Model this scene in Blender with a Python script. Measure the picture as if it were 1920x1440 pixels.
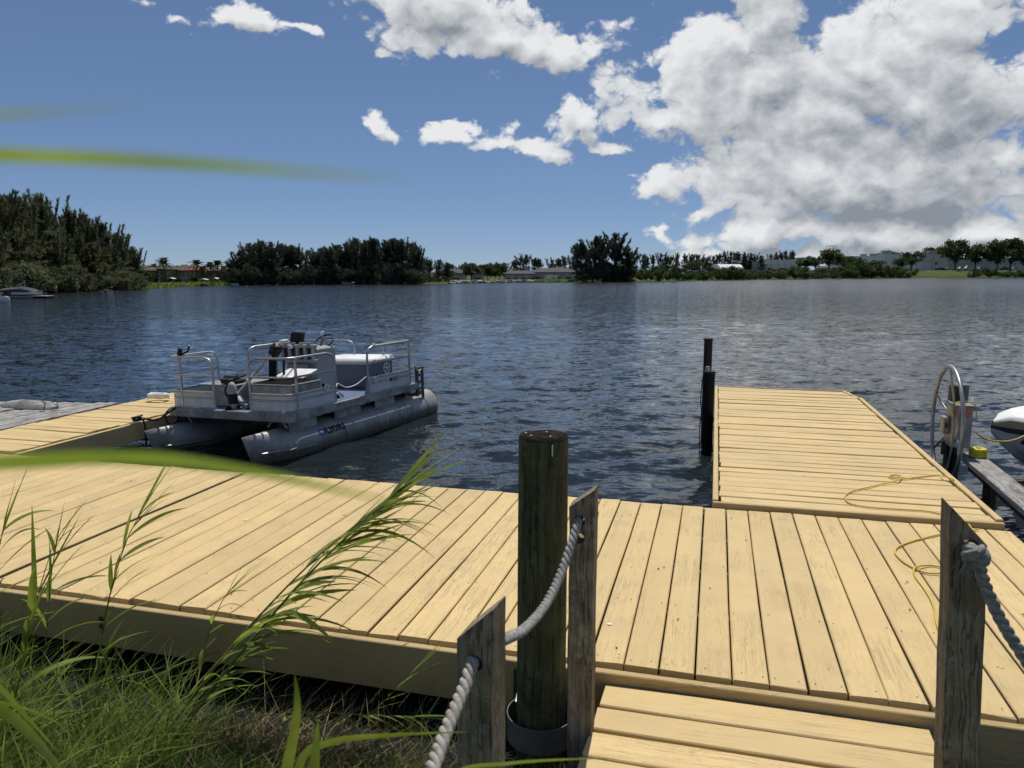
import bpy, bmesh, math, random
import numpy as np
from mathutils import Vector, Matrix

for o in list(bpy.data.objects):
    bpy.data.objects.remove(o)
SC = bpy.context.scene
COL = SC.collection
PI = math.pi
R = math.radians
rnd = random.Random(11)

# ------------------------------------------------------------------ camera
FPX = 1420.0
PITCH = math.atan(208 / FPX)
CAMZ = 1.70
cd = bpy.data.cameras.new('camera')
cam = bpy.data.objects.new('camera', cd)
COL.objects.link(cam)
cd.sensor_width = 36
cd.lens = 36 * FPX / 1920
cd.clip_start = 0.02
cd.clip_end = 6000
cam.location = (0, 0, CAMZ)
cam.rotation_euler = (PI / 2 - PITCH, 0, 0)
cd.dof.use_dof = True
cd.dof.focus_distance = 6.0
cd.dof.aperture_fstop = 6.0
SC.camera = cam

# ------------------------------------------------------------------ light
SUN_EL, SUN_AZ = 64.0, 12.0          # azimuth: degrees to the right of straight ahead (+Y)
SUN_STRENGTH = 4.0
SKY_STRENGTH = 0.10
EXPOSURE = 0.0
sl = bpy.data.lights.new('sun', 'SUN')
so = bpy.data.objects.new('sun', sl)
COL.objects.link(so)
sl.energy = SUN_STRENGTH
sl.angle = R(0.53)
sl.color = (1.0, 0.95, 0.86)
sd = Vector((math.sin(R(SUN_AZ)) * math.cos(R(SUN_EL)), math.cos(R(SUN_AZ)) * math.cos(R(SUN_EL)), math.sin(R(SUN_EL))))
so.rotation_euler = sd.to_track_quat('Z', 'Y').to_euler()
so.location = sd * 60

vs = SC.view_settings
vs.view_transform = 'Standard'
vs.look = 'None'
vs.gamma = 1
vs.use_curve_mapping = False
vs.exposure = EXPOSURE
SC.render.engine = 'CYCLES'
SC.cycles.use_denoising = True
SC.cycles.use_adaptive_sampling = True
SC.cycles.adaptive_threshold = 0.02
SC.cycles.max_bounces = 4
SC.cycles.glossy_bounces = 2
SC.cycles.diffuse_bounces = 2
SC.cycles.transmission_bounces = 2
SC.cycles.caustics_reflective = False
SC.cycles.caustics_refractive = False
SC.cycles.transparent_max_bounces = 4


def nd(nt, typ, props=None, **inp):
    """add a shader node; keyword inputs by name (underscore = space) or iN by index"""
    n = nt.nodes.new(typ)
    for k, v in (props or {}).items():
        setattr(n, k, v)
    for k, v in inp.items():
        s = n.inputs[int(k[1:])] if (k[0] == 'i' and k[1:].isdigit()) else n.inputs[k.replace('_', ' ')]
        if isinstance(v, bpy.types.NodeSocket):
            nt.links.new(v, s)
        elif isinstance(v, bpy.types.Node):
            nt.links.new(v.outputs[0], s)
        else:
            s.default_value = v
    return n


def mth(nt, op, a, b=None, c=None, clamp=False):
    n = nt.nodes.new('ShaderNodeMath')
    n.operation = op
    n.use_clamp = clamp
    for i, v in enumerate((a, b, c)):
        if v is None:
            continue
        if isinstance(v, bpy.types.Node):
            v = v.outputs[0]
        if isinstance(v, bpy.types.NodeSocket):
            nt.links.new(v, n.inputs[i])
        else:
            n.inputs[i].default_value = v
    return n.outputs[0]


def rng(nt, v, a, b, c=0.0, d=1.0, smooth=True):
    n = nt.nodes.new('ShaderNodeMapRange')
    n.interpolation_type = 'SMOOTHSTEP' if smooth else 'LINEAR'
    n.clamp = True
    if isinstance(v, bpy.types.Node):
        v = v.outputs[0]
    nt.links.new(v, n.inputs[0])
    for i, x in enumerate((a, b, c, d)):
        n.inputs[i + 1].default_value = x
    return n.outputs[0]


def mixc(nt, f, a, b, blend='MIX'):
    n = nt.nodes.new('ShaderNodeMixRGB')
    n.blend_type = blend
    for i, v in enumerate((f, a, b)):
        if isinstance(v, bpy.types.Node):
            v = v.outputs[0]
        if isinstance(v, bpy.types.NodeSocket):
            nt.links.new(v, n.inputs[i])
        elif i == 0:
            n.inputs[0].default_value = v
        else:
            n.inputs[i].default_value = (*v[:3], 1)
    return n.outputs[0]


# ------------------------------------------------------------------ world: clear sky with cumulus
CP, SP = math.cos(PITCH), math.sin(PITCH)


def ray(x, y):
    a, b = (x - 960) / FPX, (720 - y) / FPX
    return Vector((a, CP + SP * b, -SP + CP * b))


def azel(x, y):
    d = ray(x, y).normalized()
    return math.atan2(d.x, d.y), math.asin(d.z)


world = bpy.data.worlds.new('World')
SC.world = world
world.use_nodes = True
wt = world.node_tree
wt.nodes.clear()

# cloud masses: photo-space centre, half sizes (px), tilt (deg), strength
CLOUDS = [
    (830, 20, 200, 80, -14, 1.35), (970, 80, 190, 44, -12, 1.25), (1105, 92, 80, 34, 18, .8), (760, -30, 160, 60, 0, 1.),
    (470, 48, 95, 27, -6, 1.15), (555, 62, 48, 13, -8, .9), (338, 36, 20, 13, 0, .45), (275, 2, 30, 14, 0, .3),
    (712, 222, 36, 20, -25, .8), (738, 240, 34, 22, -30, .85), (860, 243, 60, 22, 14, 1.0), (935, 252, 70, 24, 0, .9),
    (1005, 272, 85, 26, -10, 1.1), (1090, 225, 85, 45, 25, 1.), (1145, 268, 46, 15, -5, .8), (1135, 160, 18, 28, -15, .4),
    (1225, 210, 85, 45, 15, .95), (1225, 345, 45, 22, 10, .75), (1215, 318, 45, 16, 0, .5), (1180, 320, 24, 12, 0, .4),
    (1410, 65, 122, 75, 10, 1.15), (1400, 170, 210, 130, 0, 1.2), (1620, 130, 200, 120, 20, 1.45), (1760, 20, 150, 90, 10, 1.15),
    (1770, 200, 160, 90, 0, 1.25), (1500, 320, 250, 130, -10, 1.4), (1730, 340, 200, 130, 0, 1.4), (1890, 300, 70, 110, 0, .85),
    (1320, 400, 70, 30, 30, .85), (1240, 428, 26, 16, 0, .7), (1420, 440, 150, 50, 8, .95), (1650, 440, 240, 55, 0, 1.1),
    (1880, 430, 140, 60, 0, 1.1), (1340, 450, 90, 22, 0, .7), (1560, 488, 330, 26, 0, 1.0), (1330, 478, 110, 14, 0, .8), (1860, 480, 200, 36, 0, 1.1),
    (2060, 200, 120, 160, 0, 1.), (2080, 400, 200, 90, 0, 1.1), (700, -140, 160, 60, 0, 1.), (1500, -120, 260, 90, 0, 1.1),
]
# thicker, greyer bodies (the shaded undersides of the big cumulus)
GREYS = [
    (1640, 395, 190, 60, 4, 1.), (1780, 350, 110, 70, 0, .9), (1700, 265, 190, 55, 0, .8), (1800, 215, 120, 50, 10, .9),
    (1420, 285, 150, 60, 10, .55), (1850, 470, 200, 30, 0, .7), (1560, 475, 200, 22, 0, .6), (1480, 150, 100, 50, 10, .4),
    (850, 70, 120, 25, -10, .35), (1030, 105, 90, 14, -8, .35), (2060, 350, 160, 100, 0, .8), (1500, -100, 200, 40, 0, .6),
]


def blob_group(name, blobs):
    g = bpy.data.node_groups.new(name, 'ShaderNodeTree')
    g.interface.new_socket('P', in_out='INPUT', socket_type='NodeSocketVector')
    g.interface.new_socket('D', in_out='OUTPUT', socket_type='NodeSocketFloat')
    gi = g.nodes.new('NodeGroupInput')
    go = g.nodes.new('NodeGroupOutput')
    acc = None
    src = gi.outputs[0]
    for k, (x, y, a, b, rot, st) in enumerate(blobs):
        if k and k % 5 == 0:      # evaluated in batches: keeps the shader within its register limit
            src = nd(g, 'ShaderNodeVectorMath', {'operation': 'MULTIPLY_ADD'}, i0=acc, i1=(1e-7, 1e-7, 1e-7), i2=gi.outputs[0]).outputs[0]
        az, el = azel(x, y)
        m = nd(g, 'ShaderNodeMapping', {'vector_type': 'TEXTURE'}, Vector=src, Location=(az, el, 0),
               Rotation=(0, 0, R(rot)), Scale=(a / FPX, b / FPX, 1))
        ln = nd(g, 'ShaderNodeVectorMath', {'operation': 'LENGTH'}, i0=m)
        v = mth(g, 'MULTIPLY_ADD', ln.outputs['Value'], -st, st)
        acc = v if acc is None else mth(g, 'SMOOTH_MAX', acc, v, 0.18)
    g.links.new(acc, go.inputs[0])
    return g


g_cloud = blob_group('cloud_masses', CLOUDS)
g_grey = blob_group('cloud_undersides', GREYS)
tc = nd(wt, 'ShaderNodeTexCoord')
dirn = nd(wt, 'ShaderNodeVectorMath', {'operation': 'NORMALIZE'}, i0=tc.outputs['Generated'])
sx = nd(wt, 'ShaderNodeSeparateXYZ', Vector=dirn)
azn = mth(wt, 'ARCTAN2', sx.outputs[0], sx.outputs[1])
eln = mth(wt, 'ARCSINE', sx.outputs[2])
pc = nd(wt, 'ShaderNodeCombineXYZ', X=azn, Y=eln, Z=0.0)


# scattered fair-weather cumulus over the rest of the sky
q0 = nd(wt, 'ShaderNodeVectorMath', {'operation': 'MULTIPLY'}, i0=pc, i1=(1.0, 1.5, 1.0))
big = nd(wt, 'ShaderNodeTexNoise', Vector=q0, Scale=2.6, Detail=3.0, Roughness=0.5)
fx = mth(wt, 'DIVIDE', mth(wt, 'ABSOLUTE', azn), 0.80)
fy = mth(wt, 'DIVIDE', mth(wt, 'ABSOLUTE', mth(wt, 'SUBTRACT', eln, 0.1)), 0.36)
outm = rng(wt, mth(wt, 'MAXIMUM', fx, fy), 0.95, 1.25)
gen = mth(wt, 'MULTIPLY_ADD', mth(wt, 'ADD', rng(wt, big, 0.50, 0.68, -0.6, 0.9), 1.0), outm, -1.0)
warp = nd(wt, 'ShaderNodeTexNoise', Vector=q0, Scale=12.0, Detail=4.0, Roughness=0.6)
wv = nd(wt, 'ShaderNodeVectorMath', {'operation': 'MULTIPLY_ADD'}, i0=warp.outputs['Color'], i1=(.08, .06, 0), i2=(-.04, -.03, 0))


def density(offset, octaves):
    """cloud density at the sky point moved towards the sun by `offset` radians: masses + cauliflower billows"""
    p = nd(wt, 'ShaderNodeVectorMath', {'operation': 'ADD'}, i0=pc, i1=(offset * -.35, offset, 0))
    q = nd(wt, 'ShaderNodeVectorMath', {'operation': 'MULTIPLY'}, i0=p, i1=(1.0, 1.25, 1.0))
    q = nd(wt, 'ShaderNodeVectorMath', {'operation': 'MULTIPLY_ADD'}, i0=wv, i1=(.35, .35, 0), i2=q)
    pw = nd(wt, 'ShaderNodeVectorMath', {'operation': 'ADD'}, i0=p, i1=wv)
    gn = wt.nodes.new('ShaderNodeGroup')
    gn.node_tree = g_cloud
    wt.links.new(pw.outputs[0], gn.inputs[0])
    d = mth(wt, 'MAXIMUM', gn.outputs[0], gen)
    for k in range(octaves):
        f = nd(wt, 'ShaderNodeTexNoise', {'normalize': False}, Vector=q, Scale=11.0 * 2.13 ** k, Detail=0.0)
        a = .95 * 0.525 ** k
        # |noise|: rounded puffs parted by sharp creases
        d = mth(wt, 'MULTIPLY_ADD', mth(wt, 'ABSOLUTE', f.outputs[0]), a * 1.5, mth(wt, 'ADD', d, -a * .335))
    return d, pw


d0, pw0 = density(0.0, 6)
d1, pw1 = density(0.022, 5)
wisp = nd(wt, 'ShaderNodeTexNoise', Vector=pw0, Scale=70.0, Detail=4.0, Roughness=.65)
dw = mth(wt, 'MULTIPLY_ADD', mth(wt, 'SUBTRACT', wisp.outputs[0], .5), .45, d0)
alpha = rng(wt, dw, -0.05, 0.36)
ggr = wt.nodes.new('ShaderNodeGroup')
ggr.node_tree = g_grey
wt.links.new(pw0.outputs[0], ggr.inputs[0])
grey = rng(wt, ggr.outputs[0], -0.25, 1.0)
# towards the light (upwards) thin = bright, thick above = shaded
lit = mth(wt, 'MULTIPLY_ADD', mth(wt, 'SUBTRACT', d0, d1), 0.58, 0.66)
lit = mth(wt, 'SUBTRACT', lit, mth(wt, 'MULTIPLY', grey, 0.47))
lit = mth(wt, 'MULTIPLY_ADD', rng(wt, d0, 0.35, 1.5), -0.12, lit, True)
ccol = mixc(wt, lit, (2.5, 2.8, 3.25), (8.0, 8.15, 8.3))
sky = nd(wt, 'ShaderNodeTexSky', {'sky_type': 'NISHITA', 'sun_disc': False, 'sun_elevation': R(SUN_EL), 'sun_rotation': R(SUN_AZ),
                                  'altitude': 0.0, 'air_density': 0.6, 'dust_density': 0.0, 'ozone_density': 8.0})
elc = mth(wt, 'MULTIPLY', alpha, rng(wt, eln, -0.01, 0.03))
# the photograph's flat tone curve: the blue deepens only gently towards the zenith
sk0 = nd(wt, 'ShaderNodeVectorMath', {'operation': 'SCALE'}, i0=sky, Scale=SKY_STRENGTH)
sk1 = nd(wt, 'ShaderNodeGamma', Color=sk0, Gamma=0.62)
sk2 = nd(wt, 'ShaderNodeVectorMath', {'operation': 'MULTIPLY'}, i0=sk1, i1=(.48 / SKY_STRENGTH, .532 / SKY_STRENGTH, .625 / SKY_STRENGTH))
skyc = mixc(wt, elc, sk2, ccol)
bg = nd(wt, 'ShaderNodeBackground', Color=skyc, Strength=SKY_STRENGTH)
wo = nd(wt, 'ShaderNodeOutputWorld', Surface=bg)
world.cycles.sampling_method = 'NONE'      # the sky is smooth: the sun lamp carries the direct light


# ------------------------------------------------------------------ helpers
def P(x, y, Y):
    """world point seen at photo pixel (x, y) at depth Y ahead of the camera"""
    d = ray(x, y)
    return Vector((0, 0, CAMZ)) + d * (Y / d.y)


def PZ(x, y, z):
    """world point seen at photo pixel (x, y) lying at height z"""
    d = ray(x, y)
    return Vector((0, 0, CAMZ)) + d * ((z - CAMZ) / d.z)


DA = R(15)


def DV(u, v, z=0.0):
    """dock frame (u along the shore, v out over the water) to world"""
    return Vector((u * math.cos(DA) + v * math.sin(DA), -u * math.sin(DA) + v * math.cos(DA), z))


def UV(p):
    return p.x * math.cos(DA) - p.y * math.sin(DA), p.x * math.sin(DA) + p.y * math.cos(DA)


def tag(o, label=None, cat=None, group=None, kind=None):
    if label:
        o['label'] = label
    if cat:
        o['category'] = cat
    if group:
        o['group'] = group
    if kind:
        o['kind'] = kind
    return o


def empty(name, loc=(0, 0, 0), rz=0.0, label=None, cat=None, group=None):
    o = bpy.data.objects.new(name, None)
    o.empty_display_size = 0.1
    o.location = loc
    o.rotation_euler = (0, 0, rz)
    COL.objects.link(o)
    return tag(o, label, cat, group)


def link(name, me, mat=None, parent=None, loc=None):
    o = bpy.data.objects.new(name, me)
    COL.objects.link(o)
    if mat is not None and len(me.materials) == 0:
        me.materials.append(mat)
    if parent is not None:
        o.parent = parent
    if loc is not None:
        o.location = loc
    return o


def copy_tree(o, parent=None):
    c = o.copy()
    COL.objects.link(c)
    c.parent = parent
    for ch in list(o.children):
        copy_tree(ch, c)
    return c


class MB:
    """collects geometry of ONE mesh object"""

    def __init__(self):
        self.v, self.f = [], []

    def add(self, vs, fs):
        k = len(self.v)
        self.v += [tuple(p) for p in vs]
        self.f += [tuple(i + k for i in q) for q in fs]
        return self

    def box(self, c, s, m=None, ch=0.0):
        """box centre c, full size s, optional 3x3/4x4 matrix about the centre, ch = chamfer"""
        hx, hy, hz = s[0] / 2, s[1] / 2, s[2] / 2
        if ch <= 0:
            vs = [Vector((x, y, z)) for x in (-hx, hx) for y in (-hy, hy) for z in (-hz, hz)]
            fs = [(0, 1, 3, 2), (4, 6, 7, 5), (0, 4, 5, 1), (2, 3, 7, 6), (0, 2, 6, 4), (1, 5, 7, 3)]
        else:
            bm = bmesh.new()
            bmesh.ops.create_cube(bm, size=1.0)
            bmesh.ops.scale(bm, vec=s, verts=bm.verts)
            bmesh.ops.bevel(bm, geom=list(bm.edges), offset=ch, segments=1, affect='EDGES', profile=.5)
            bm.verts.index_update()
            vs = [v.co.copy() for v in bm.verts]
            fs = [tuple(v.index for v in f.verts) for f in bm.faces]
            bm.free()
        c = Vector(c)
        if m is not None:
            vs = [m @ p for p in vs]
        return self.add([p + c for p in vs], fs)

    def bar(self, a, b, w, h, up=(0, 0, 1), ch=0.0):
        """rectangular bar from a to b, width w (sideways) and height h (along up)"""
        a, b = Vector(a), Vector(b)
        y = (b - a).normalized()
        x = y.cross(Vector(up)).normalized()
        z = x.cross(y)
        m = Matrix((x, y, z)).transposed()
        return self.box((a + b) / 2, (w, (b - a).length, h), m, ch)

    def tube(self, pts, r, n=8, cap=True, closed=False):
        pts = [Vector(p) for p in pts]
        N = len(pts)
        rs = r if isinstance(r, (list, tuple)) else [r] * N
        vs, fs = [], []
        up = None
        for i, p in enumerate(pts):
            if closed:
                t = pts[(i + 1) % N] - pts[i - 1]
            else:
                t = pts[min(i + 1, N - 1)] - pts[max(i - 1, 0)]
            t.normalize()
            if up is None:
                up = Vector((0, 0, 1)) if abs(t.z) < .9 else Vector((1, 0, 0))
            x = t.cross(up)
            if x.length < 1e-6:
                x = t.orthogonal()
            x.normalize()
            up = x.cross(t)
            for k in range(n):
                a = 2 * PI * k / n
                vs.append(p + (x * math.cos(a) + up * math.sin(a)) * rs[i])
        for i in range(N if closed else N - 1):
            j = (i + 1) % N
            for k in range(n):
                l = (k + 1) % n
                fs.append((i * n + k, i * n + l, j * n + l, j * n + k))
        if cap and not closed:
            fs.append(tuple(range(n)))
            fs.append(tuple((N - 1) * n + k for k in reversed(range(n))))
        return self.add(vs, fs)

    def lathe(self, prof, c=(0, 0, 0), n=16, m=None):
        """prof: list of (r, z)"""
        c = Vector(c)
        vs, fs = [], []
        for (r, z) in prof:
            for k in range(n):
                a = 2 * PI * k / n
                p = Vector((r * math.cos(a), r * math.sin(a), z))
                vs.append(c + (m @ p if m is not None else p))
        for i in range(len(prof) - 1):
            for k in range(n):
                l = (k + 1) % n
                fs.append((i * n + k, i * n + l, (i + 1) * n + l, (i + 1) * n + k))
        fs.append(tuple(reversed(range(n))))
        fs.append(tuple((len(prof) - 1) * n + k for k in range(n)))
        return self.add(vs, fs)

    def loft(self, rings, cap=True, closed=True):
        n = len(rings[0])
        vs = [p for r in rings for p in r]
        fs = []
        for i in range(len(rings) - 1):
            for k in range(n if closed else n - 1):
                l = (k + 1) % n
                fs.append((i * n + k, i * n + l, (i + 1) * n + l, (i + 1) * n + k))
        if cap and closed:
            fs.append(tuple(reversed(range(n))))
            fs.append(tuple((len(rings) - 1) * n + k for k in range(n)))
        return self.add(vs, fs)

    def prism(self, poly, axis, d0, d1):
        """extrude a 2D polygon along axis 'x','y' or 'z' from d0 to d1"""
        def mk(p, d):
            return {'x': (d, p[0], p[1]), 'y': (p[0], d, p[1]), 'z': (p[0], p[1], d)}[axis]
        n = len(poly)
        vs = [mk(p, d0) for p in poly] + [mk(p, d1) for p in poly]
        fs = [tuple(reversed(range(n))), tuple(range(n, 2 * n))]
        fs += [(i, (i + 1) % n, n + (i + 1) % n, n + i) for i in range(n)]
        return self.add(vs, fs)

    def mesh(self, name, mat=None, smooth=False, angle=40, org=None):
        me = bpy.data.meshes.new(name)
        v = self.v
        if org is not None:
            v = [(p[0] - org[0], p[1] - org[1], p[2] - org[2]) for p in v]
        me.from_pydata(v, [], self.f)
        bm = bmesh.new()
        bm.from_mesh(me)
        bmesh.ops.recalc_face_normals(bm, faces=bm.faces)
        bm.to_mesh(me)
        bm.free()
        if smooth:
            me.shade_smooth()
            me.set_sharp_from_angle(angle=R(angle))
        if mat:
            me.materials.append(mat)
        return me

    def build(self, name, mat=None, parent=None, smooth=False, angle=40, org=None, loc=None):
        return link(name, self.mesh(name, mat, smooth, angle, org), None, parent, loc)


def np_mesh(name, verts, faces, mat=None):
    """fast mesh from numpy verts (N,3) and faces (M,k)"""
    me = bpy.data.meshes.new(name)
    M, k = faces.shape
    me.vertices.add(len(verts))
    me.vertices.foreach_set('co', np.ascontiguousarray(verts, dtype=np.float32).ravel())
    me.loops.add(M * k)
    me.loops.foreach_set('vertex_index', np.ascontiguousarray(faces, dtype=np.int32).ravel())
    me.polygons.add(M)
    me.polygons.foreach_set('loop_start', np.arange(0, M * k, k, dtype=np.int32))
    me.update(calc_edges=True)
    if mat:
        me.materials.append(mat)
    return me


def spline(pts, n):
    """Catmull-Rom through pts, n samples per span"""
    pts = [Vector(p) for p in pts]
    out = []
    for i in range(len(pts) - 1):
        p0, p1, p2, p3 = pts[max(i - 1, 0)], pts[i], pts[i + 1], pts[min(i + 2, len(pts) - 1)]
        for k in range(n):
            t = k / n
            out.append(0.5 * ((2 * p1) + (p2 - p0) * t + (2 * p0 - 5 * p1 + 4 * p2 - p3) * t * t + (3 * p1 - p0 - 3 * p2 + p3) * t ** 3))
    out.append(pts[-1])
    return out


def text_mesh(body, size, extrude=0.0, bold=0.0):
    cu = bpy.data.curves.new('lettering', 'FONT')
    cu.body = body
    cu.size = size
    cu.extrude = extrude
    cu.offset = bold
    cu.resolution_u = 2
    to = bpy.data.objects.new('lettering_source', cu)
    COL.objects.link(to)
    dg = bpy.context.evaluated_depsgraph_get()
    me = bpy.data.meshes.new_from_object(to.evaluated_get(dg))
    bpy.data.objects.remove(to)
    return me


ORD = ['first', 'second', 'third', 'fourth', 'fifth', 'sixth', 'seventh', 'eighth', 'ninth', 'tenth', 'eleventh', 'twelfth',
       'thirteenth', 'fourteenth', 'fifteenth', 'sixteenth', 'seventeenth', 'eighteenth', 'nineteenth', 'twentieth', 'twenty-first', 'twenty-second', 'twenty-third',
       'twenty-fourth', 'twenty-fifth', 'twenty-sixth', 'twenty-seventh']


# ------------------------------------------------------------------ materials
def newmat(name):
    m = bpy.data.materials.new(name)
    m.use_nodes = True
    nt = m.node_tree
    nt.nodes.clear()
    b = nd(nt, 'ShaderNodeBsdfPrincipled')
    nd(nt, 'ShaderNodeOutputMaterial', Surface=b.outputs[0])
    return m, nt, b


def setc(nt, b, col=None, rough=None, metal=None, normal=None):
    for k, v in (('Base Color', col), ('Roughness', rough), ('Metallic', metal), ('Normal', normal)):
        if v is None:
            continue
        if isinstance(v, bpy.types.Node):
            v = v.outputs[0]
        if isinstance(v, bpy.types.NodeSocket):
            nt.links.new(v, b.inputs[k])
        elif k == 'Base Color':
            b.inputs[k].default_value = (*v[:3], 1)
        else:
            b.inputs[k].default_value = v


def scl(c, f):
    return tuple(x * f for x in c)


def ocoord(nt, scale=(1, 1, 1), randomize=True, kind='Object'):
    t = nd(nt, 'ShaderNodeTexCoord')
    v = t.outputs[kind]
    if randomize:
        oi = nd(nt, 'ShaderNodeObjectInfo')
        r = mth(nt, 'MULTIPLY', oi.outputs['Random'], 37.0)
        v = nd(nt, 'ShaderNodeVectorMath', {'operation': 'ADD'}, i0=v, i1=r).outputs[0]
    return nd(nt, 'ShaderNodeVectorMath', {'operation': 'MULTIPLY'}, i0=v, i1=scale).outputs[0]


def plain(name, col, rough=0.5, metal=0.0, var=0.12, nscale=6.0, bump=0.0, bscale=60.0, spec=None, dirt=None):
    """a coloured surface with soft mottling, optional fine relief and dirt patches"""
    m, nt, b = newmat(name)
    co = ocoord(nt)
    n = nd(nt, 'ShaderNodeTexNoise', Vector=co, Scale=nscale, Detail=5.0, Roughness=0.6)
    c = mixc(nt, rng(nt, n, .3, .7), scl(col, 1 - var), scl(col, 1 + var))
    if dirt:
        n2 = nd(nt, 'ShaderNodeTexNoise', Vector=co, Scale=nscale * 2.3, Detail=8.0, Roughness=0.7)
        c = mixc(nt, rng(nt, n2, .52, .72, 0, .8), c, dirt)
    r = rng(nt, n, .2, .8, max(rough - .08, .02), min(rough + .1, 1))
    setc(nt, b, c, r, metal)
    if spec is not None:
        b.inputs['Specular IOR Level'].default_value = spec
    if bump > 0:
        n3 = nd(nt, 'ShaderNodeTexNoise', Vector=co, Scale=bscale, Detail=6.0, Roughness=.6)
        setc(nt, b, normal=nd(nt, 'ShaderNodeBump', Strength=bump, Distance=.004, Height=n3))
    return m


def painted_wood(name, col, axis='y', crack=1.0, lo=(.10, .07, .035), rough=.55):
    """tan deck paint over old boards: weather checks along the grain, knots, scuffs"""
    m, nt, b = newmat(name)
    along = {'x': (.62, 40, 40), 'y': (40, .62, 40)}[axis]
    co = ocoord(nt)
    g0 = nd(nt, 'ShaderNodeTexNoise', Vector=co, Scale=2.1, Detail=2.0, Roughness=.5)          # wandering grain
    wob = nd(nt, 'ShaderNodeVectorMath', {'operation': 'MULTIPLY_ADD'}, i0=g0.outputs['Color'], i1=(.06, .06, .06), i2=co)
    cg = nd(nt, 'ShaderNodeVectorMath', {'operation': 'MULTIPLY'}, i0=wob, i1=along)
    n1 = nd(nt, 'ShaderNodeTexNoise', Vector=cg, Scale=1.0, Detail=4.0, Roughness=.55)
    n1b = nd(nt, 'ShaderNodeTexNoise', Vector=cg, Scale=2.6, Detail=3.0, Roughness=.5)
    line = rng(nt, mth(nt, 'ABSOLUTE', mth(nt, 'SUBTRACT', n1.outputs[0], .5)), .002, .014, 1, 0)
    line2 = rng(nt, mth(nt, 'ABSOLUTE', mth(nt, 'SUBTRACT', n1b.outputs[0], .53)), .002, .013, 1, 0)
    patch = nd(nt, 'ShaderNodeTexNoise', Vector=co, Scale=1.7, Detail=3.0, Roughness=.6)
    oi = nd(nt, 'ShaderNodeObjectInfo')
    pr = mth(nt, 'MULTIPLY_ADD', oi.outputs['Random'], .22, -.11)
    pm = rng(nt, mth(nt, 'ADD', patch.outputs[0], pr), .30, .70)
    cr = mth(nt, 'MULTIPLY', mth(nt, 'MAXIMUM', line, mth(nt, 'MULTIPLY', line2, .8)), mth(nt, 'MULTIPLY', pm, crack), None, True)
    # knots: rare dark eyes
    vo = nd(nt, 'ShaderNodeTexVoronoi', Vector=co, Scale=2.4, Randomness=1.0)
    kn = rng(nt, vo.outputs['Distance'], .018, .05, 1, 0)
    kcol = mth(nt, 'MULTIPLY', kn, rng(nt, nd(nt, 'ShaderNodeTexNoise', Vector=co, Scale=60.0, Detail=2.0), .45, .55))
    # broad scuffing / fading
    br = nd(nt, 'ShaderNodeTexNoise', Vector=co, Scale=4.0, Detail=7.0, Roughness=.65)
    tone = mth(nt, 'MULTIPLY_ADD', oi.outputs['Random'], .17, .90)
    c0 = mixc(nt, rng(nt, br, .3, .7), scl(col, .95), scl(col, 1.04))
    c0 = nd(nt, 'ShaderNodeVectorMath', {'operation': 'SCALE'}, i0=c0, Scale=tone).outputs[0]
    wear = nd(nt, 'ShaderNodeTexNoise', Vector=nd(nt, 'ShaderNodeVectorMath', {'operation': 'MULTIPLY'}, i0=co, i1=scl(along, .12)), Scale=1.0, Detail=6.0, Roughness=.7)
    c0 = mixc(nt, rng(nt, wear, .52, .75, 0, .30), c0, scl((.50, .43, .30), .85))
    gp = nd(nt, 'ShaderNodeNewGeometry')
    st1 = nd(nt, 'ShaderNodeTexNoise', Vector=gp.outputs['Position'], Scale=1.6, Detail=7.0, Roughness=.68, Distortion=.4)
    c0 = mixc(nt, rng(nt, st1, .50, .74, 0, .34), c0, (.43, .345, .215))
    sp = nd(nt, 'ShaderNodeTexNoise', Vector=co, Scale=38.0, Detail=5.0, Roughness=.7)
    spm = mth(nt, 'MULTIPLY', rng(nt, sp, .66, .74), rng(nt, patch, .5, .66))
    c1 = mixc(nt, mth(nt, 'MULTIPLY', spm, .35), c0, scl(col, .55))
    c1 = mixc(nt, mth(nt, 'MULTIPLY', cr, .34), c1, lo)
    c1 = mixc(nt, mth(nt, 'MULTIPLY', kcol, .75), c1, lo)
    h = mth(nt, 'SUBTRACT', mth(nt, 'MULTIPLY', n1b.outputs[0], .35), mth(nt, 'MULTIPLY', cr, .8))
    h = mth(nt, 'ADD', h, mth(nt, 'MULTIPLY', br.outputs[0], .25))
    bp = nd(nt, 'ShaderNodeBump', Strength=.55, Distance=.003, Height=h)
    setc(nt, b, c1, rng(nt, br, .3, .7, rough - .06, rough + .12), 0, bp)
    b.inputs['Specular IOR Level'].default_value = .3
    return m


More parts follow.
